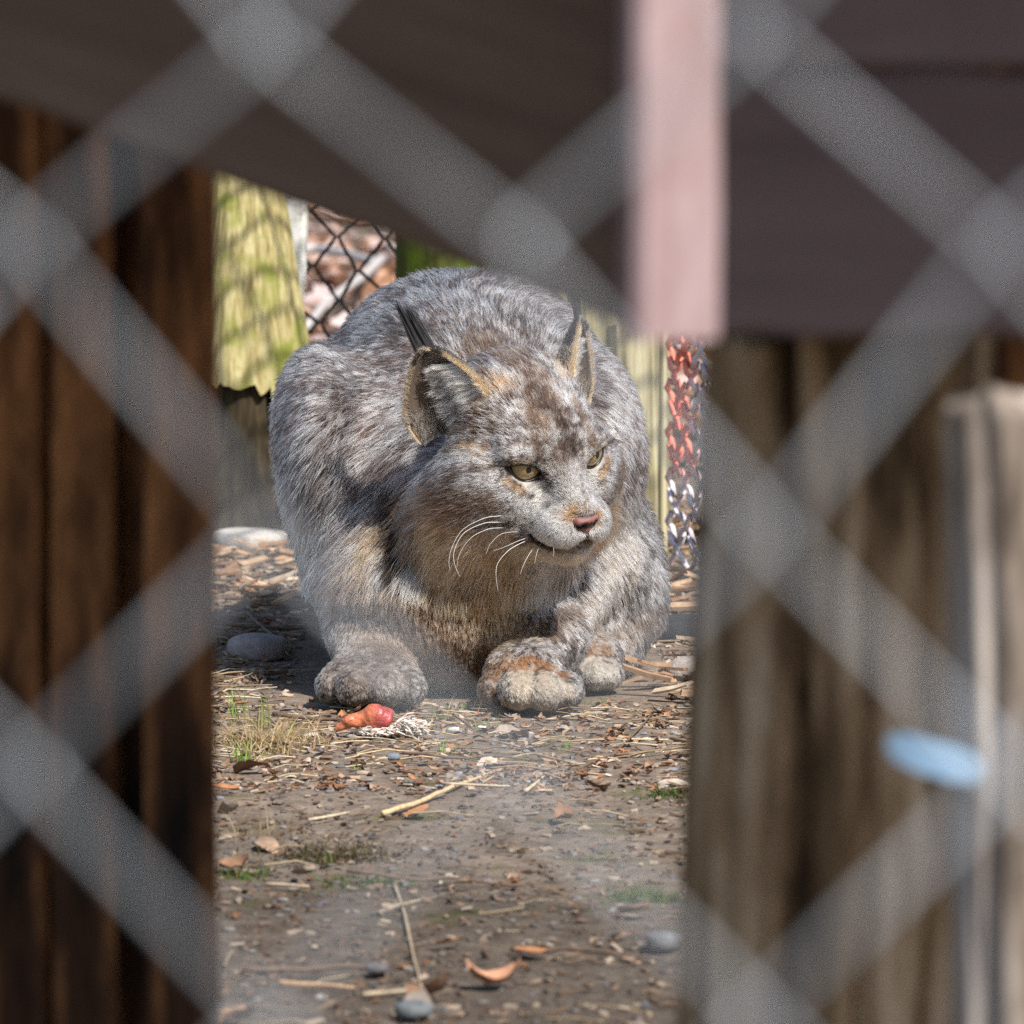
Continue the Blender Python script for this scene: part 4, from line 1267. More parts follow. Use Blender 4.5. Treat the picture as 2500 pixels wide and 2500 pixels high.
# eyes
eye_mat = tint_material('lynx_eye', 0.22, 0.5, mottle=0.12, mottle_scale=900)
eb = eye_mat.node_tree.nodes['Principled BSDF']
eb.inputs['Coat Weight'].default_value = 1.0
eb.inputs['Coat Roughness'].default_value = 0.02
lid_mat, nt, b = material('lynx_lid'); b.inputs['Base Color'].default_value = (.018, .012, .010, 1); b.inputs['Roughness'].default_value = 0.35
gaze = {-1: unit(HF * 0.93 + HL * -0.22 + HU * 0.06), 1: unit(HF * 0.90 + HL * 0.30 + HU * 0.06)}
for s in (-1, 1):
    nu, nvv = 90, 48
    vs = []; fs = []
    for i in range(nu + 1):
        ph = math.pi * i / nu
        for j in range(nvv):
            a = 2 * math.pi * j / nvv
            vs.append((math.sin(ph) * math.cos(a), math.sin(ph) * math.sin(a), math.cos(ph)))
    for i in range(nu):
        for j in range(nvv):
            k = (j + 1) % nvv
            fs.append((i * nvv + j, (i + 1) * nvv + j, (i + 1) * nvv + k, i * nvv + k))
    va = np.array(vs); an = np.degrees(np.arccos(np.clip(va[:, 2], -1, 1)))
    az_ = np.arctan2(va[:, 1], va[:, 0])
    fib = 0.85 + 0.3 * vnoise(np.stack([np.cos(az_) * 9, np.sin(az_) * 9, an * 0.05], -1), 0.6, 8)
    def band(x, a, b): return smooth01(a, b, x)[:, None]
    ec = np.array([.32, .225, .095]) * fib[:, None]
    ec = ec * (1 - band(an, 34, 47)) + np.array([.20, .13, .05]) * fib[:, None] * band(an, 34, 47)
    pu = np.hypot(va[:, 0] * 1.25, va[:, 1] * 0.9)
    ec = np.array([.003, .003, .003]) + ec * smooth01(0.175, 0.20, pu)[:, None]
    ec = ec * (1 - band(an, 49, 52)) + np.array([.012, .009, .008]) * band(an, 49, 52)
    ec = ec * (1 - band(an, 62, 68)) + np.array([.20, .15, .14]) * band(an, 62, 68)
    e = new_mesh('eye', vs, fs, eye_mat, lynx, colors=ec)
    z = Vector(gaze[s]); x = Vector(unit(np.cross(HU, gaze[s]))); y = z.cross(x)
    M3 = Matrix((x, y, z)).transposed().to_4x4()
    e.matrix_world = Matrix.Translation(Vector(EYE_C[s])) @ M3 @ Matrix.Scale(EYE_R * 0.001, 4)
    ax, lat, up_ = eye_frame(s)
    al = almond(s, 64)
    rr = EYE_R + 0.9
    zz = np.sqrt(np.maximum(rr ** 2 - (al ** 2).sum(1), 9.0))
    path = EYE_C[s] + (al[:, :1] * lat + al[:, 1:] * up_ + zz[:, None] * ax) * 0.001
    path = np.concatenate([path, path[:2]])
    tv, tf = tube(path, 0.0013, 8, False)
    new_mesh('eyelid_rim', tv, tf, lid_mat, lynx)

# nose leather
g = np.stack(np.meshgrid(*[np.arange(-16, 16.01, 0.7)] * 3, indexing='ij'), -1)
def e3(c, r):
    q = (g - np.array(c)) / np.array(r); k0 = np.linalg.norm(q, axis=-1); k1 = np.linalg.norm(q / np.array(r), axis=-1)
    return k0 * (k0 - 1) / np.maximum(k1, 1e-6)
nf = smin(e3((0, 0, 2), (8, 11.5, 5.6)), e3((-2, 0, -6), (7.5, 5.2, 7.5)), 4)
for s in (-1, 1):
    nf = smin(nf, e3((-1, s * 7.2, 0.0), (6.5, 4.8, 5.2)), 3)
    nf = -smin(-nf, e3((6.0, s * 5.6, -1.4), (5.0, 2.6, 2.0)), 1.0)
    nf = -smin(-nf, e3((3.0, s * 9.5, -3.0), (5.0, 3.4, 1.3)), 1.0)
nf = -smin(-nf, e3((7, 0, -6), (3, 0.7, 8)), 0.8)
nv_, nfc = surface_nets(nf.astype(np.float32), np.array([-16.0] * 3), 0.7)
nv_ = relax(nv_, nfc, 2, 0.5)
dk = np.zeros(len(nv_))
for s in (-1, 1):
    dk = np.maximum(dk, smooth01(1.9, 1.0, np.linalg.norm((nv_ - np.array([6.0, s * 5.6, -1.4])) / np.array([5.5, 3.6, 3.0]), axis=1)))
    dk = np.maximum(dk, smooth01(1.9, 1.1, np.linalg.norm((nv_ - np.array([3, s * 9.5, -3.0])) / np.array([5.0, 4.2, 2.4]), axis=1)))
dk = np.maximum(dk, smooth01(4.6, 6.6, nv_[:, 2])); dk = np.maximum(dk, smooth01(-8.5, -11, nv_[:, 2]))
pk = np.array([0.27, 0.115, 0.098]) * (0.75 + 0.5 * vnoise(nv_, 2.2, 4))[:, None]
nc = pk * (1 - dk[:, None]) + np.array([0.02, 0.014, 0.013]) * dk[:, None]
nose_mat = tint_material('nose_leather', 0.42, 0.5, bump=0.35, bump_scale=1400, mottle=0.1)
nq = nv_ * np.array([1.0, 1.0, 1.0]); ca_, sa_ = math.cos(0.16), math.sin(0.16)
nq = np.stack([nq[:, 0] * ca_ - nq[:, 1] * sa_, nq[:, 0] * sa_ + nq[:, 1] * ca_, nq[:, 2]], -1)
new_mesh('nose', H0 + (nq + np.array([47.5, -1.0, -29.5])) @ HM * 0.001, nfc, nose_mat, lynx, colors=nc)

# whiskers
wh_mat, nt, b = material('whisker'); b.inputs['Base Color'].default_value = (.82, .80, .77, 1); b.inputs['Roughness'].default_value = 0.4
WH = [
    ([(1262, 1258), (1215, 1260), (1180, 1266), (1130, 1293), (1104, 1335), (1096, 1370), (1099, 1392)], .00030),
    ([(1250, 1276), (1215, 1275), (1180, 1278), (1132, 1302), (1109, 1345), (1110, 1378), (1123, 1408)], .00036),
    ([(1245, 1289), (1215, 1289), (1188, 1293), (1150, 1313), (1123, 1350), (1115, 1387)], .00030),
    ([(1268, 1298), (1240, 1300), (1218, 1307), (1196, 1330), (1187, 1352)], .00022),
    ([(1290, 1312), (1262, 1322), (1235, 1334), (1205, 1345)], .00026),
    ([(1290, 1318), (1262, 1331), (1238, 1347), (1215, 1376), (1211, 1405), (1216, 1443)], .00032),
    ([(1310, 1330), (1292, 1353), (1278, 1380), (1270, 1402)], .00026),
    ([(1322, 1325), (1312, 1345), (1305, 1376)], .00024),
    ([(1350, 1330), (1352, 1345), (1351, 1360)], .00020),
    ([(1449, 1298), (1465, 1308), (1482, 1322)], .00022),
    ([(1452, 1278), (1468, 1276), (1486, 1282)], .00018),
]
for pts, wr in WH:
    h = hit(*pts[0]); y0 = h[1] if h is not None else 5.74
    q = np.array([P(x, y, y0 + 0.001 - 0.028 * (i / (len(pts) - 1)) ** 0.8 * (1 if pts[-1][0] < 1400 else -1)) for i, (x, y) in enumerate(pts)])
    # smooth it with a Catmull-Rom pass
    fine = []
    for i in range(len(q) - 1):
        a, b2, c, d = q[max(i - 1, 0)], q[i], q[i + 1], q[min(i + 2, len(q) - 1)]
        for t in np.linspace(0, 1, 5, endpoint=False):
            fine.append(0.5 * ((2 * b2) + (-a + c) * t + (2 * a - 5 * b2 + 4 * c - d) * t * t + (-a + 3 * b2 - 3 * c + d) * t ** 3))
    fine.append(q[-1]); fine = np.array(fine)
    tv, tf = tube(fine, np.linspace(wr * 0.85, wr * 0.22, len(fine)), 5)
    new_mesh('whisker', tv, tf, wh_mat, lynx)
# ================================================================== LITTER, GRASS, STONES, MEAT
def curl_leaf(L, W, r, curl=0.3, nl=6):
    """Dead leaf: midrib with a curled blade, vertices in local space."""
    v, f = [], []
    c1, c2, tw = r.uniform(-curl, curl), r.uniform(0.1, 1.0) * curl, r.uniform(-0.5, 0.5)
    lob = r.random()
    for i in range(nl + 1):
        s = i / nl
        w = W * (math.sin(math.pi * min(s * 0.94 + 0.05, 1)) ** 0.7) * (1 + (0.25 * math.sin(s * 17 + lob * 6) if lob > 0.4 else 0))
        x = (s - 0.5) * L
        zc = c1 * L * (s - 0.5) ** 2 * 2
        for k, t in enumerate((-1, -0.5, 0, 0.5, 1)):
            a = c2 * abs(t) + tw * t * (s - 0.5)
            v.append((x, t * w / 2, zc + W * 0.5 * a * abs(t) + r.uniform(-1, 1) * 0.03 * W))
    for i in range(nl):
        for k in range(4):
            f.append((i * 5 + k, i * 5 + k + 1, i * 5 + 6 + k, i * 5 + 5 + k))
    return np.array(v), f
def pebble(rad, r):
    t = (1 + 5 ** 0.5) / 2
    v = unit(np.array([(-1, t, 0), (1, t, 0), (-1, -t, 0), (1, -t, 0), (0, -1, t), (0, 1, t), (0, -1, -t), (0, 1, -t), (t, 0, -1), (t, 0, 1), (-t, 0, -1), (-t, 0, 1)], float))
    f = [(0, 11, 5), (0, 5, 1), (0, 1, 7), (0, 7, 10), (0, 10, 11), (1, 5, 9), (5, 11, 4), (11, 10, 2), (10, 7, 6), (7, 1, 8), (3, 9, 4), (3, 4, 2), (3, 2, 6), (3, 6, 8), (3, 8, 9), (4, 9, 5), (2, 4, 11), (6, 2, 10), (8, 6, 7), (9, 8, 1)]
    s = np.array([r.uniform(.8, 1.4), r.uniform(.7, 1.1), r.uniform(.4, .7)]) * rad
    return v * s * np.array([[r.uniform(.82, 1.15)] for _ in v]), f
def rot(v, a, b=0.0, c=0.0):
    M = Matrix.Rotation(a, 3, 'Z') @ Matrix.Rotation(b, 3, 'X') @ Matrix.Rotation(c, 3, 'Y')
    return v @ np.array(M).T
class Heap:
    def __init__(self): self.v, self.f, self.c, self.n = [], [], [], 0
    def add(self, v, f, colr):
        self.v.append(v); self.f += [tuple(i + self.n for i in q) for q in f]; self.c.append(np.tile(np.array(colr, float), (len(v), 1))); self.n += len(v)
    def build(self, name, mat, smooth=False):
        return new_mesh(name, np.concatenate(self.v), self.f, mat, colors=np.concatenate(self.c), smooth=smooth)
LITTER = tint_material('litter', 0.8, 0.25, mottle=0.3, mottle_scale=160)
STONE = tint_material('stone', 0.85, 0.3, bump=0.5, bump_scale=500, mottle=0.25, mottle_scale=220)
LEAFC = [(.20, .115, .07), (.27, .17, .11), (.33, .22, .15), (.15, .085, .055), (.36, .29, .23), (.30, .14, .065), (.24, .20, .17)]
STRAWC = [(.38, .28, .17), (.46, .36, .23), (.30, .21, .13), (.22, .155, .10), (.48, .40, .28)]
CHIPC = [(.42, .31, .22), (.30, .21, .15), (.52, .42, .32), (.20, .13, .09)]
STONEC = [(.17, .16, .165), (.24, .225, .215), (.20, .19, .21), (.30, .28, .265), (.15, .13, .115)]
rl = random.Random(99)
def jitter_col(c, r, a=0.25):
    k = 1 + r.uniform(-a, a); return tuple(x * k for x in c)
def spot(r, near=4.1, far=7.6):
    y = near + (far - near) * r.random()
    w = 0.085 * y
    return r.uniform(-w, w), y
# ---- fine litter that nobody could count
heap = Heap()
pts = [spot(rl) for _ in range(26000)]
hz = gz(np.array([p[0] for p in pts]), np.array([p[1] for p in pts]))
pts = [(x, y) for x, y in pts]
for (x, y), z in zip(pts, hz):
    if y < 5.3 and rl.random() < 0.5: continue
    k = rl.random()
    if 0.40 < k < 0.56 and rl.random() < 0.35: k = 0.2
    if 0.34 <= k < 0.56 and y < 5.45 and rl.random() < 0.85: k = 0.2
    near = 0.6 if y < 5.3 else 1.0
    at = np.array([x, y, z])
    if -0.19 < x < 0.13 and 5.82 < y < 6.45: continue
    if k < 0.34:
        v, f = curl_leaf(rl.uniform(.005, .016) * near, rl.uniform(.003, .008) * near, rl, 0.6, 3)
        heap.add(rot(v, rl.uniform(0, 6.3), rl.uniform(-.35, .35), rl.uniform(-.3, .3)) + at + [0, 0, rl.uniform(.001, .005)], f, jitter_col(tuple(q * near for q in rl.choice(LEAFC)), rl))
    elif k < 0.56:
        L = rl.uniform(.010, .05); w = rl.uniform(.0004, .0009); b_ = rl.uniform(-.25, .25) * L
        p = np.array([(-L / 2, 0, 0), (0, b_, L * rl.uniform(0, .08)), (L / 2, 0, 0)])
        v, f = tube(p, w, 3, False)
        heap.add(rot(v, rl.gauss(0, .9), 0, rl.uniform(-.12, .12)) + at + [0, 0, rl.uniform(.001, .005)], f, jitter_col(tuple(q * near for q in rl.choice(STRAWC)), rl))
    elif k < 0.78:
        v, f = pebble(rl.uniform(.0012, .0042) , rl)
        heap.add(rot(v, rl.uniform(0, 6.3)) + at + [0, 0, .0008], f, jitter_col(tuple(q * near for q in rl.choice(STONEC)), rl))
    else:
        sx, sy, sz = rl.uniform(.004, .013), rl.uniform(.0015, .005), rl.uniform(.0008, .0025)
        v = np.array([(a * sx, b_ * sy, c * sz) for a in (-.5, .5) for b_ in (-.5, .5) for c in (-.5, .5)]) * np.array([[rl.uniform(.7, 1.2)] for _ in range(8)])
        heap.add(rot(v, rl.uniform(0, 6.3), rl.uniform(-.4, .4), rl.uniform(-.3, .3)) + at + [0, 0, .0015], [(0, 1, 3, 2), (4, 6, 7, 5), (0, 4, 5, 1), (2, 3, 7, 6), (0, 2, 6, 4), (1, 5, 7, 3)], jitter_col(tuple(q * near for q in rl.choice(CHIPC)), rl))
tag(heap.build('fine_litter', LITTER), 'crumbled leaves, straw, grit and wood chips strewn over the soil', kind='stuff')
# ---- leaf carpet beyond the rear fence
heap = Heap()
rb = random.Random(5)
for _ in range(3800):
    y = rb.uniform(7.75, 13.5); x = rb.uniform(-1.6, 1.2)
    v, f = curl_leaf(rb.uniform(.04, .09), rb.uniform(.025, .06), rb, 0.5, 4)
    heap.add(rot(v, rb.uniform(0, 6.3), rb.uniform(-.4, .4), rb.uniform(-.4, .4)) + [x, y, rb.uniform(.004, .03)], f, jitter_col(rb.choice([(.34, .19, .12), (.44, .28, .20), (.50, .36, .31), (.27, .14, .08), (.52, .42, .40)]), rb))
tag(heap.build('leaf_carpet', LITTER), 'brown and pinkish fallen leaves carpeting the ground beyond the rear fence', kind='stuff')

# ---- countable leaves, twigs, stalks and pebbles
def drop(o, x, y, dz=0.002):
    o.location = (x, y, float(gz(np.array([x]), np.array([y]))[0]) + dz); return o
ri = random.Random(17)
def clear(x, y): return not (-0.20 < x < 0.14 and 5.74 < y < 6.5)
def scatter(n, make, near=4.15, far=7.3):
    k = 0
    while k < n:
        x, y = spot(ri, near, far)
        if clear(x, y): make(x, y); k += 1
leafm = []; leafn = {}
LEAFN = ['red-brown', 'brown', 'light brown', 'dark brown', 'greyish tan', 'rust-coloured', 'grey-brown']
def where(x, y):
    if y < 4.75: return 'on the soil beside the long dry stalk'
    if y < 5.15: return 'on the soil between the moss patches'
    if y < 5.45: return 'on the soil around the golden straw stick'
    if y < 5.76: return 'on the soil just before the paws'
    if y > 6.6: return 'on the soil behind the lynx'
    return 'between the lynx and the slatted wall' if x < 0 else 'between the lynx and the side fence'
for i in range(10):
    v, f = curl_leaf(ri.uniform(.024, .042), ri.uniform(.012, .024), ri, 0.55, 6)
    o = new_mesh('fallen_leaf', v, f, LITTER, colors=np.tile(jitter_col(LEAFC[i % len(LEAFC)], ri), (len(v), 1)))
    leafn[o.data.name] = LEAFN[i % len(LEAFC)]; leafm.append(o.data); bpy.data.objects.remove(o)
def leaf(x, y, dz=0.006):
    o = bpy.data.objects.new('fallen_leaf', ri.choice(leafm)); col.objects.link(o)
    drop(o, x, y, dz); o.rotation_euler = (ri.uniform(-.35, .35), ri.uniform(-.3, .3), ri.uniform(0, 6.3)); s = ri.uniform(.7, 1.2); o.scale = (s, s, s)
    tag(o, f'curled {leafn[o.data.name]} dead leaf {where(x, y)}', 'leaf', f'dead leaves {where(x, y)}')
scatter(85, leaf)
def stalk_mesh(L, w, bend, colr, sides=6, n=7, wob=0.0):
    t = np.linspace(-.5, .5, n)
    p = np.stack([t * L, bend * L * (0.25 - t * t) * 4 + np.array([ri.uniform(-wob, wob) for _ in t]), np.full(n, w) + np.array([ri.uniform(0, wob) for _ in t])], -1)
    v, f = tube(p, w * (1 - 0.35 * (t + .5)), sides)
    o = new_mesh('straw_stalk', v, f, LITTER, colors=np.tile(np.array(colr), (len(v), 1))); d = o.data; bpy.data.objects.remove(o); return d
straws = [stalk_mesh(ri.uniform(.05, .13), ri.uniform(.0007, .0013), ri.uniform(-.12, .12), jitter_col(ri.choice(STRAWC), ri)) for _ in range(9)]
twigs = [stalk_mesh(ri.uniform(.05, .14), ri.uniform(.0011, .0021), ri.uniform(-.1, .1), jitter_col((.14, .095, .07), ri, .4), 6, 8, .003) for _ in range(8)]
def straw(x, y):
    o = bpy.data.objects.new('straw_stalk', ri.choice(straws)); col.objects.link(o); drop(o, x, y, .004)
    o.rotation_euler = (0, ri.uniform(-.08, .08), ri.gauss(0, .8)); tag(o, f'dry straw stalk lying {where(x, y)}', 'straw', f'dry straw stalks {where(x, y)}')
scatter(70, straw, 5.15, 7.3)
def twig(x, y):
    o = bpy.data.objects.new('twig', ri.choice(twigs)); col.objects.link(o); drop(o, x, y, .004)
    o.rotation_euler = (0, ri.uniform(-.1, .1), ri.gauss(0, 1)); tag(o, f'thin dark twig lying {where(x, y)}', 'twig', f'dark twigs {where(x, y)}')
scatter(45, twig)
pebs = []
for i in range(7):
    v, f = pebble(ri.uniform(.005, .009), ri)
    o = new_mesh('pebble', v, f, STONE, colors=np.tile(jitter_col(ri.choice(STONEC), ri), (len(v), 1))); 
    md = o.modifiers.new('round', 'SUBSURF'); md.levels = md.render_levels = 1
    pebs.append(o); 
def peb(x, y):
    src = ri.choice(pebs); o = src.copy(); col.objects.link(o); drop(o, x, y, .001); o.rotation_euler = (0, 0, ri.uniform(0, 6.3)); s = ri.uniform(.5, 1.3); o.scale = (s, s, s)
    tag(o, f'small grey pebble {where(x, y)}', 'pebble', f'grey pebbles {where(x, y)}')
scatter(45, peb)
for o in pebs: bpy.data.objects.remove(o)

# ---- sticks and stones one can single out
def stick(name, pix, wpx, colr, label, cat='stick', lift=0.004, z=0.0, taper=0.4):
    pts = np.array([G(x, y, z) for x, y in pix])
    for p in pts: p[2] = float(gz(p[:1], p[1:2])[0]) + lift if z == 0 else z
    fine = []
    for i in range(len(pts) - 1):
        for t in np.linspace(0, 1, 5, endpoint=False): fine.append(pts[i] * (1 - t) + pts[i + 1] * t)
    fine.append(pts[-1]); fine = np.array(fine)
    fine[:, 2] += (vnoise(fine, .02, 3) - .5) * .002
    w = wpx * 0.5 * fine[:, 1] / FPX
    v, f = tube(fine, w * (1 - taper * np.linspace(0, 1, len(fine))), 8)
    o = new_mesh(name, v, f, LITTER, colors=np.tile(np.array(colr), (len(v), 1)))
    place(o, fine[0]); tag(o, label, cat); return o
stick('straw_stick', [(935, 1984), (1005, 1966), (1100, 1925), (1228, 1866)], 15, (.58, .42, .24), 'thick golden straw stick lying aslant in front of the lynx')
stick('straw_stick', [(1283, 1932), (1332, 1893)], 10, (.60, .47, .30), 'short pale stick right of the golden straw stick')
stick('dry_stalk', [(962, 2150), (990, 2250), (1008, 2320), (1030, 2405)], 9, (.40, .31, .21), 'long thin dry stalk pointing towards the camera')
stick('dry_stalk', [(650, 2155), (755, 2158)], 10, (.40, .32, .24), 'short grey stalk beside the mossy patch')
stick('bark_strip', [(680, 2392), (760, 2396), (866, 2402)], 15, (.46, .30, .18), 'flat orange-brown bark strip near the wall foot', 'bark')
stick('bark_strip', [(886, 2418), (1020, 2406)], 13, (.42, .34, .24), 'pale bark strip beside the orange-brown one', 'bark')
stick('twig', [(1410, 1878), (1500, 1840), (1592, 1752)], 6, (.17, .12, .09), 'long thin twig slanting up beside the right paw', 'twig', .006)
stick('twig', [(605, 1505), (660, 1560), (705, 1610)], 8, (.16, .14, .12), 'dark forked twig left of the lynx', 'twig', .008)
stick('dry_stalk', [(1192, 1850), (1290, 1830), (1400, 1862)], 6, (.48, .36, .22), 'curved dry grass stalk behind the straw stick')
stick('pale_branch', [(700, 608), (770, 606), (850, 620), (925, 643)], 26, (.50, .47, .46), 'bare pale branch lying on the leaf carpet', 'branch', z=.05, taper=.2)
stick('pale_branch', [(935, 628), (880, 680), (800, 735), (745, 800)], 24, (.52, .48, .46), 'pale branch crossing the leaf carpet aslant', 'branch', z=.06, taper=.2)
stick('pale_branch', [(950, 600), (985, 640)], 20, (.52, .48, .46), 'short pale branch stub near the algae post', 'branch', z=.05, taper=.2)

def boulder(name, px, py, wpx, hpx, colr, label, cat='stone', depth=1.0, seed=1, flat=False):
    c = G(px, py); s = c[1] / FPX
    nu, nv = 14, 22; v, f = [], []
    for i in range(nu + 1):
        ph = math.pi * i / nu
        for j in range(nv):
            a = 2 * math.pi * j / nv
            v.append((math.sin(ph) * math.cos(a), math.sin(ph) * math.sin(a), math.cos(ph)))
    v = np.array(v)
    v = v * (0.85 + 0.35 * fbm(v, 0.8, seed, 3))[:, None]
    if flat: v[:, 2] = np.sign(v[:, 2]) * np.abs(v[:, 2]) ** 0.5
    v = v * np.array([wpx * s / 2, wpx * s / 2 * depth, hpx * s / 2])
    for i in range(nu):
        for j in range(nv):
            k = (j + 1) % nv; f.append((i * nv + j, (i + 1) * nv + j, (i + 1) * nv + k, i * nv + k))
    o = new_mesh(name, v, f, STONE, colors=np.tile(np.array(colr), (len(v), 1)) * (0.75 + 0.5 * fbm(v, .012, seed + 4, 2))[:, None])
    o.location = (c[0], c[1] + wpx * s / 2 * depth * 0.5, hpx * s * 0.20); tag(o, label, cat); return o
boulder('stone', 1685, 1655, 115, 75, (.42, .37, .34), 'rounded pale stone right of the hind paw', seed=3)
boulder('stone', 605, 1335, 190, 55, (.50, .47, .43), 'flat pale stone at the foot of the mossy post', seed=5, flat=True)
boulder('stone', 625, 1600, 150, 70, (.36, .32, .31), 'flat grey stone left of the lynx', seed=7, flat=True)
boulder('stone', 1700, 1440, 78, 66, (.55, .50, .38), 'pale block of wood or stone under the side fence', 'block', seed=9, flat=True)
boulder('stone', 1620, 2310, 90, 46, (.13, .13, .14), 'grey stone near the cracked post', seed=11, flat=True)
boulder('stone', 1010, 2475, 90, 40, (.15, .165, .175), 'bluish grey stone beside the pale bark strip', seed=13, flat=True)
boulder('stone', 920, 2370, 60, 26, (.12, .115, .12), 'dull grey stone behind the bark strips', seed=14, flat=True)
boulder('stone', 960, 1852, 34, 20, (.20, .22, .245), 'small blue-grey stone in front of the meat', seed=15)
boulder('earth_clod', 1660, 1556, 190, 70, (.030, .030, .032), 'black rotten log end behind the hind paw', 'log', seed=18, flat=True)

# big single leaves
def big_leaf(px, py, wpx, colr, label, seed):
    r = random.Random(seed); c = G(px, py); L = wpx * c[1] / FPX
    v, f = curl_leaf(L, L * 0.6, r, 0.6, 8)
    o = new_mesh('broad_leaf', v, f, LITTER, colors=np.tile(np.array(colr), (len(v), 1)))
    o.location = (c[0], c[1], float(gz(c[:1], c[1:2])[0]) + L * 0.12); o.rotation_euler = (r.uniform(-.2, .3), r.uniform(-.2, .2), r.uniform(-.5, .5)); tag(o, label, 'leaf')
big_leaf(1205, 2395, 140, (.44, .24, .15), 'large reddish-brown leaf right of the long dry stalk', 2)
big_leaf(1205, 1850, 85, (.50, .42, .34), 'pale broken leaf beyond the golden straw stick', 3)
big_leaf(1640, 1910, 110, (.45, .38, .30), 'pale leaf near the foot of the cracked post', 4)
big_leaf(1460, 1920, 60, (.16, .09, .06), 'dark brown leaf right of the short pale stick', 6)
big_leaf(1540, 2330, 60, (.42, .25, .16), 'small orange leaf near the grey stone', 7)
big_leaf(1250, 1790, 90, (.30, .24, .20), 'grey-brown leaf just under the right paw', 8)
big_leaf(660, 1650, 90, (.34, .27, .22), 'crumpled grey leaf left of the shaded paw', 9)
big_leaf(1545, 1625, 45, (.62, .24, .09), 'bright orange scrap of leaf beside the hind paw', 10)

# chips piled by the posts
rc = random.Random(41)
def pile(name, px0, px1, py0, py1, n, label, group):
    for k in range(n):
        c = G(rc.uniform(px0, px1), rc.uniform(py0, py1)); L = rc.uniform(.018, .05); w = rc.uniform(.004, .010); t = rc.uniform(.002, .004)
        v = np.array([(a * L, b_ * w, c_ * t) for a in (-.5, 0, .5) for b_ in (-.5, .5) for c_ in (-.5, .5)])
        v[:, 2] += (np.abs(v[:, 0]) / L) ** 2 * rc.uniform(-.2, .2) * L; v = v * np.array([[rc.uniform(.8, 1.15)] for _ in v])
        f = [(0, 1, 3, 2), (8, 10, 11, 9)] + [q for i in (0, 4) for q in ((i, i + 4, i + 5, i + 1), (i + 2, i + 3, i + 7, i + 6), (i, i + 2, i + 6, i + 4), (i + 1, i + 5, i + 7, i + 3))]
        o = new_mesh(name, v, f, LITTER, colors=np.tile(jitter_col(rc.choice([(.50, .34, .22), (.42, .26, .15), (.56, .44, .33), (.30, .18, .11)]), rc), (len(v), 1)), smooth=False)
        o.location = (c[0], c[1], rc.uniform(.006, .022)); o.rotation_euler = (rc.uniform(-.4, .4), rc.uniform(-.4, .4), rc.uniform(-.8, .8))
        tag(o, label, 'wood chip', group)
pile('wood_chip', 430, 720, 1360, 1480, 38, 'splintered wood chip in the heap at the mossy post', 'chips heaped at the mossy post')
pile('wood_chip', 1610, 1760, 1380, 1540, 26, 'splintered wood chip in the heap under the side fence', 'chips heaped under the side fence')
pile('wood_chip', 1620, 1750, 1230, 1340, 18, 'splintered wood chip caught against the foot of the side fence', 'chips caught in the side fence')
pile('wood_chip', 1540, 1720, 1600, 1720, 14, 'splintered wood chip beside the hind paw', 'chips beside the hind paw')

# ---- grass
def blades(n, spread, h, w, colors, r, lean=0.35):
    V_, F_, C_ = [], [], []; k = 0
    for _ in range(n):
        a = r.uniform(0, 6.28); bx, by = r.gauss(0, spread), r.gauss(0, spread); H = h * r.uniform(.4, 1.1); ln = r.uniform(0.05, lean) * H * 1.6; d = r.uniform(0, 6.28)
        c = jitter_col(r.choice(colors), r, .2)
        for i in range(5):
            s = i / 4; ww = w * (1 - s * .9) / 2
            p = np.array([bx + math.cos(d) * ln * s * s, by + math.sin(d) * ln * s * s, H * s * (1 - 0.25 * s * ln / H) - .003])
            q = np.array([-math.sin(a) * ww, math.cos(a) * ww, 0])
            V_ += [p - q, p + q]; C_ += [c, c]
        for i in range(4): F_.append((k + 2 * i, k + 2 * i + 1, k + 2 * i + 3, k + 2 * i + 2))
        k += 10
    return np.array(V_), F_, np.array(C_)
gm_ = tint_material('grass_blade', 0.5, 0.3, mottle=0.15)
nt = gm_.node_tree
tr = N(nt, 'ShaderNodeBsdfTranslucent'); mxs = N(nt, 'ShaderNodeMixShader'); mxs.inputs[0].default_value = 0.3
bs = nt.nodes['Principled BSDF']; nt.links.new(bs.inputs['Base Color'].links[0].from_socket, tr.inputs[0])
nt.links.new(bs.outputs[0], mxs.inputs[1]); nt.links.new(tr.outputs[0], mxs.inputs[2]); nt.links.new(mxs.outputs[0], nt.nodes['Material Output'].inputs[0])
GREEN = [(.20, .33, .055), (.27, .40, .08), (.15, .25, .045)]
DRY = [(.58, .46, .25), (.48, .36, .19), (.40, .29, .16)]
rg = random.Random(3)
def tuft(px, py, n, spread, h, cols_, label, cat, group=None, w=.0016, lean=.35, name='grass_tuft'):
    c = G(px, py); v, f, cc = blades(n, spread, h, w, cols_, rg, lean)
    o = new_mesh(name, v, f, gm_, colors=cc, smooth=False); drop(o, c[0], c[1], 0.0)
    tag(o, label, cat, group)
for px, py, n, h in [(590, 1848, 26, .028), (640, 1850, 12, .018), (575, 1760, 14, .040), (640, 1770, 14, .034), (700, 1780, 9, .02)]:
    tuft(px, py, n, .006, h, GREEN, 'bright green grass tuft growing through the dry grass', 'grass', 'green tufts in the dry grass')
for px, py, n, h in [(1072, 1745, 18, .022), (975, 1735, 8, .014), (1180, 1765, 14, .018), (1475, 1712, 24, .014), (1370, 1815, 14, .018), (1085, 1830, 10, .024), (1350, 1735, 8, .012), (1555, 1835, 7, .012), (900, 1870, 8, .010), (1640, 1900, 8, .010), (870, 1735, 6, .012), (930, 2040, 7, .010), (1120, 1720, 9, .02), (810, 2090, 12, .012)]:
    tuft(px, py, n, .006, h, GREEN, 'short sparse tuft of green grass on the bare soil', 'grass', 'sparse green tufts on the soil', .0012)
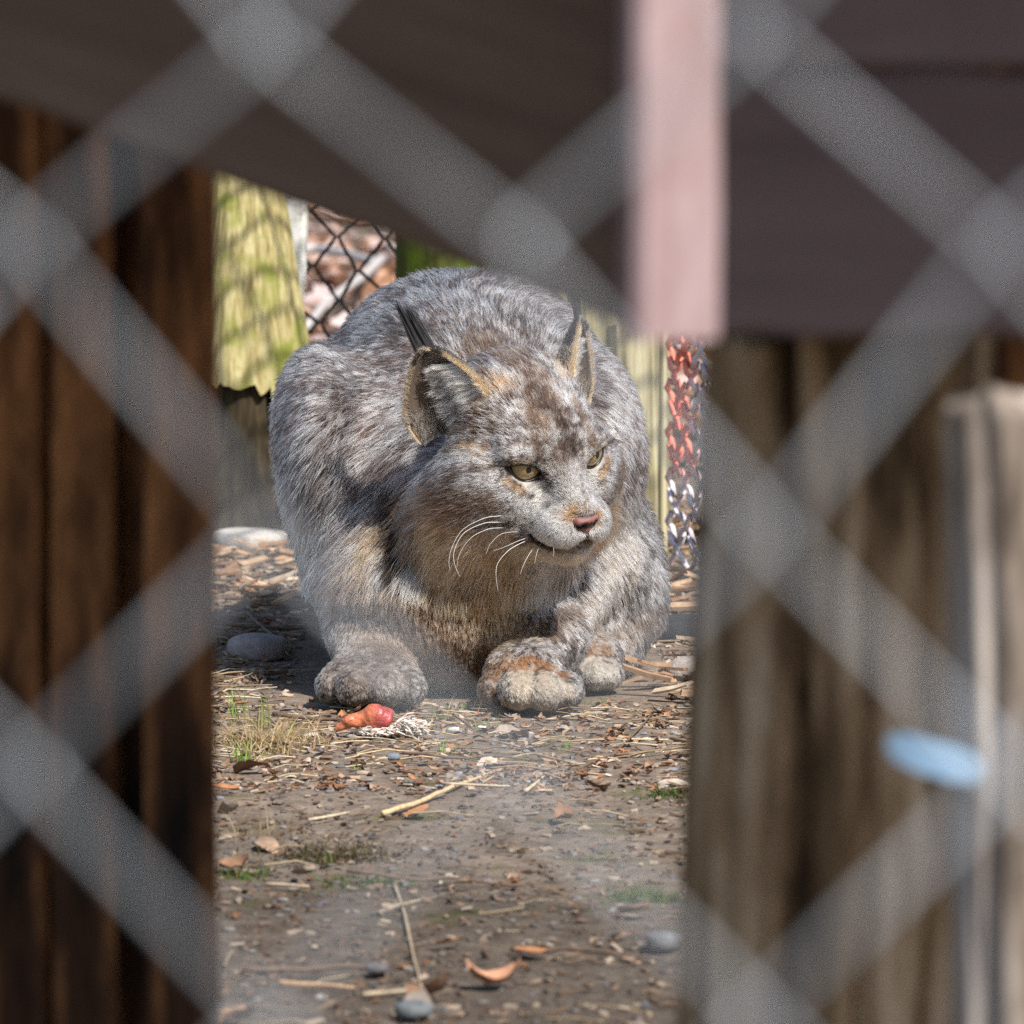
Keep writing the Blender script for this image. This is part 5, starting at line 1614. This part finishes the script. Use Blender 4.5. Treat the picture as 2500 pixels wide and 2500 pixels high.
tuft(640, 1815, 230, .020, .040, DRY, 'clump of dry straw-coloured grass left of the meat', 'grass', None, .0015, 1.1, 'dry_grass_clump')
tuft(720, 1800, 110, .016, .030, DRY, 'low spray of dry grass blades just left of the meat', 'grass', None, .0014, 1.3, 'dry_grass_clump')
tuft(620, 2030, 60, .022, .030, [(.34, .26, .15), (.28, .21, .12)], 'flattened dry grass lying by the slatted wall', 'grass', None, .0010, 1.5, 'dry_grass_clump')
tuft(1150, 1735, 40, .014, .022, DRY, 'thin dry grass in front of the chest', 'grass', None, .0008, 1.2, 'dry_grass_clump')
MOSSC = [(.055, .10, .016), (.09, .14, .025), (.12, .13, .04)]
def moss(px, py, wpx, n, label, green=True):
    c = G(px, py); v, f, cc = blades(n, wpx * c[1] / FPX / 3.2, .010, .0024, MOSSC if green else [(.085, .072, .028), (.12, .095, .04), (.06, .05, .022)], rg, .8)
    o = new_mesh('moss_cushion', v, f, gm_, colors=cc, smooth=False); drop(o, c[0], c[1], 0.0); tag(o, label, 'moss')
moss(1575, 2180, 150, 900, 'dark green moss cushion near the cracked post')
moss(800, 2070, 300, 1100, 'brownish green moss patch by the slatted wall', False)
moss(1640, 1930, 130, 300, 'yellowish moss at the foot of the cracked post')
moss(580, 2120, 120, 250, 'thin moss at the foot of the slatted wall')
moss(900, 2140, 200, 420, 'low olive moss patch in front of the golden straw stick')

# ---- scrap of meat with white down
mt = empty('meat_scrap', tuple(G(900, 1790)))
tag(mt, 'glossy orange-red scrap of meat with white down lying before the shaded paw', 'meat')
s_ = G(900, 1790)[1] / FPX
path = [(818, 1788), (850, 1768), (890, 1752), (930, 1752), (962, 1764)]
pp_ = np.array([G(x, 1792) * np.array([1, 1, 0]) + [0, 0, (1796 - y) * s_ * 0.8 + 0.0015] for x, y in path])
fine = np.array([[np.interp(t, np.arange(5), pp_[:, k]) for k in range(3)] for t in np.linspace(0, 4, 26)])
for _ in range(3): fine[1:-1] = (fine[:-2] + fine[1:-1] * 2 + fine[2:]) / 4
rr_ = np.interp(np.linspace(0, 1, 26), [0, .08, .35, .7, .93, 1], [.0010, .0030, .0062, .0098, .0075, .0010])
v, f = tube(fine, rr_, 18)
v = v + unit(v - v.mean(0)) * ((fbm(v, .009, 2, 2) - .5) * .010)[:, None]
v[:, 2] = np.maximum(v[:, 2], .0005)
fc_ = np.array([.54, .165, .080]) * (0.7 + 0.6 * vnoise(v, .007, 5))[:, None]
red = smooth01(0.55, 0.8, (v[:, 0] - v[:, 0].min()) / np.ptp(v[:, 0]))[:, None]
fc_ = fc_ * (1 - red) + np.array([.40, .085, .080]) * (0.6 + 0.8 * vnoise(v, .004, 6))[:, None] * red
meatm = tint_material('raw_meat', 0.34, 0.5, mottle=0.35, mottle_scale=260, bump=0.8, bump_scale=240)
new_mesh('flesh', v - np.array(mt.location), f, meatm, mt, colors=fc_)
rd = random.Random(12); hp_ = Heap()
for k in range(420):
    t = rd.random()
    if t < .65: c = np.array([rd.uniform(955, 1022), 0]); x0 = P(c[0], 1790, mt.location.y + rd.uniform(-.012, .014))[0]; z0 = rd.uniform(.001, .013) * (1 - abs(c[0] - 985) / 60)
    else: x0 = P(rd.uniform(872, 960), 1790, mt.location.y)[0]; z0 = rd.uniform(.0005, .004)
    y0 = mt.location.y + rd.uniform(-.013, .008) - (.008 if t >= .65 else 0)
    L = rd.uniform(.005, .013)
    v, f = tube(np.array([(0, 0, 0), (L * .5, 0, L * .12), (L, L * .1, 0)]), rd.uniform(.0004, .0008), 4, False)
    hp_.add(rot(v, rd.gauss(-.4, .7), 0, rd.uniform(-.5, .3)) + [x0 - mt.location.x, y0 - mt.location.y, z0], f, jitter_col(rd.choice([(.66, .62, .55), (.56, .52, .47), (.62, .48, .40)]), rd, .15))
dn = hp_.build('white_down', LITTER); dn.parent = mt
for i, (px, py) in enumerate([(1180, 1775), (1215, 1788), (1105, 1780), (755, 1790)]):
    c = G(px, py); v, f = pebble(.0045, rd); v[:, 0] *= 1.8
    o = new_mesh('bone_chip', v, f, STONE, colors=np.tile(np.array((.78, .74, .68)), (len(v), 1))); drop(o, c[0], c[1], .003); o.rotation_euler = (0, .2, rd.uniform(0, 3))
    tag(o, 'small white chip of bone near the paws', 'bone', 'white bone chips')
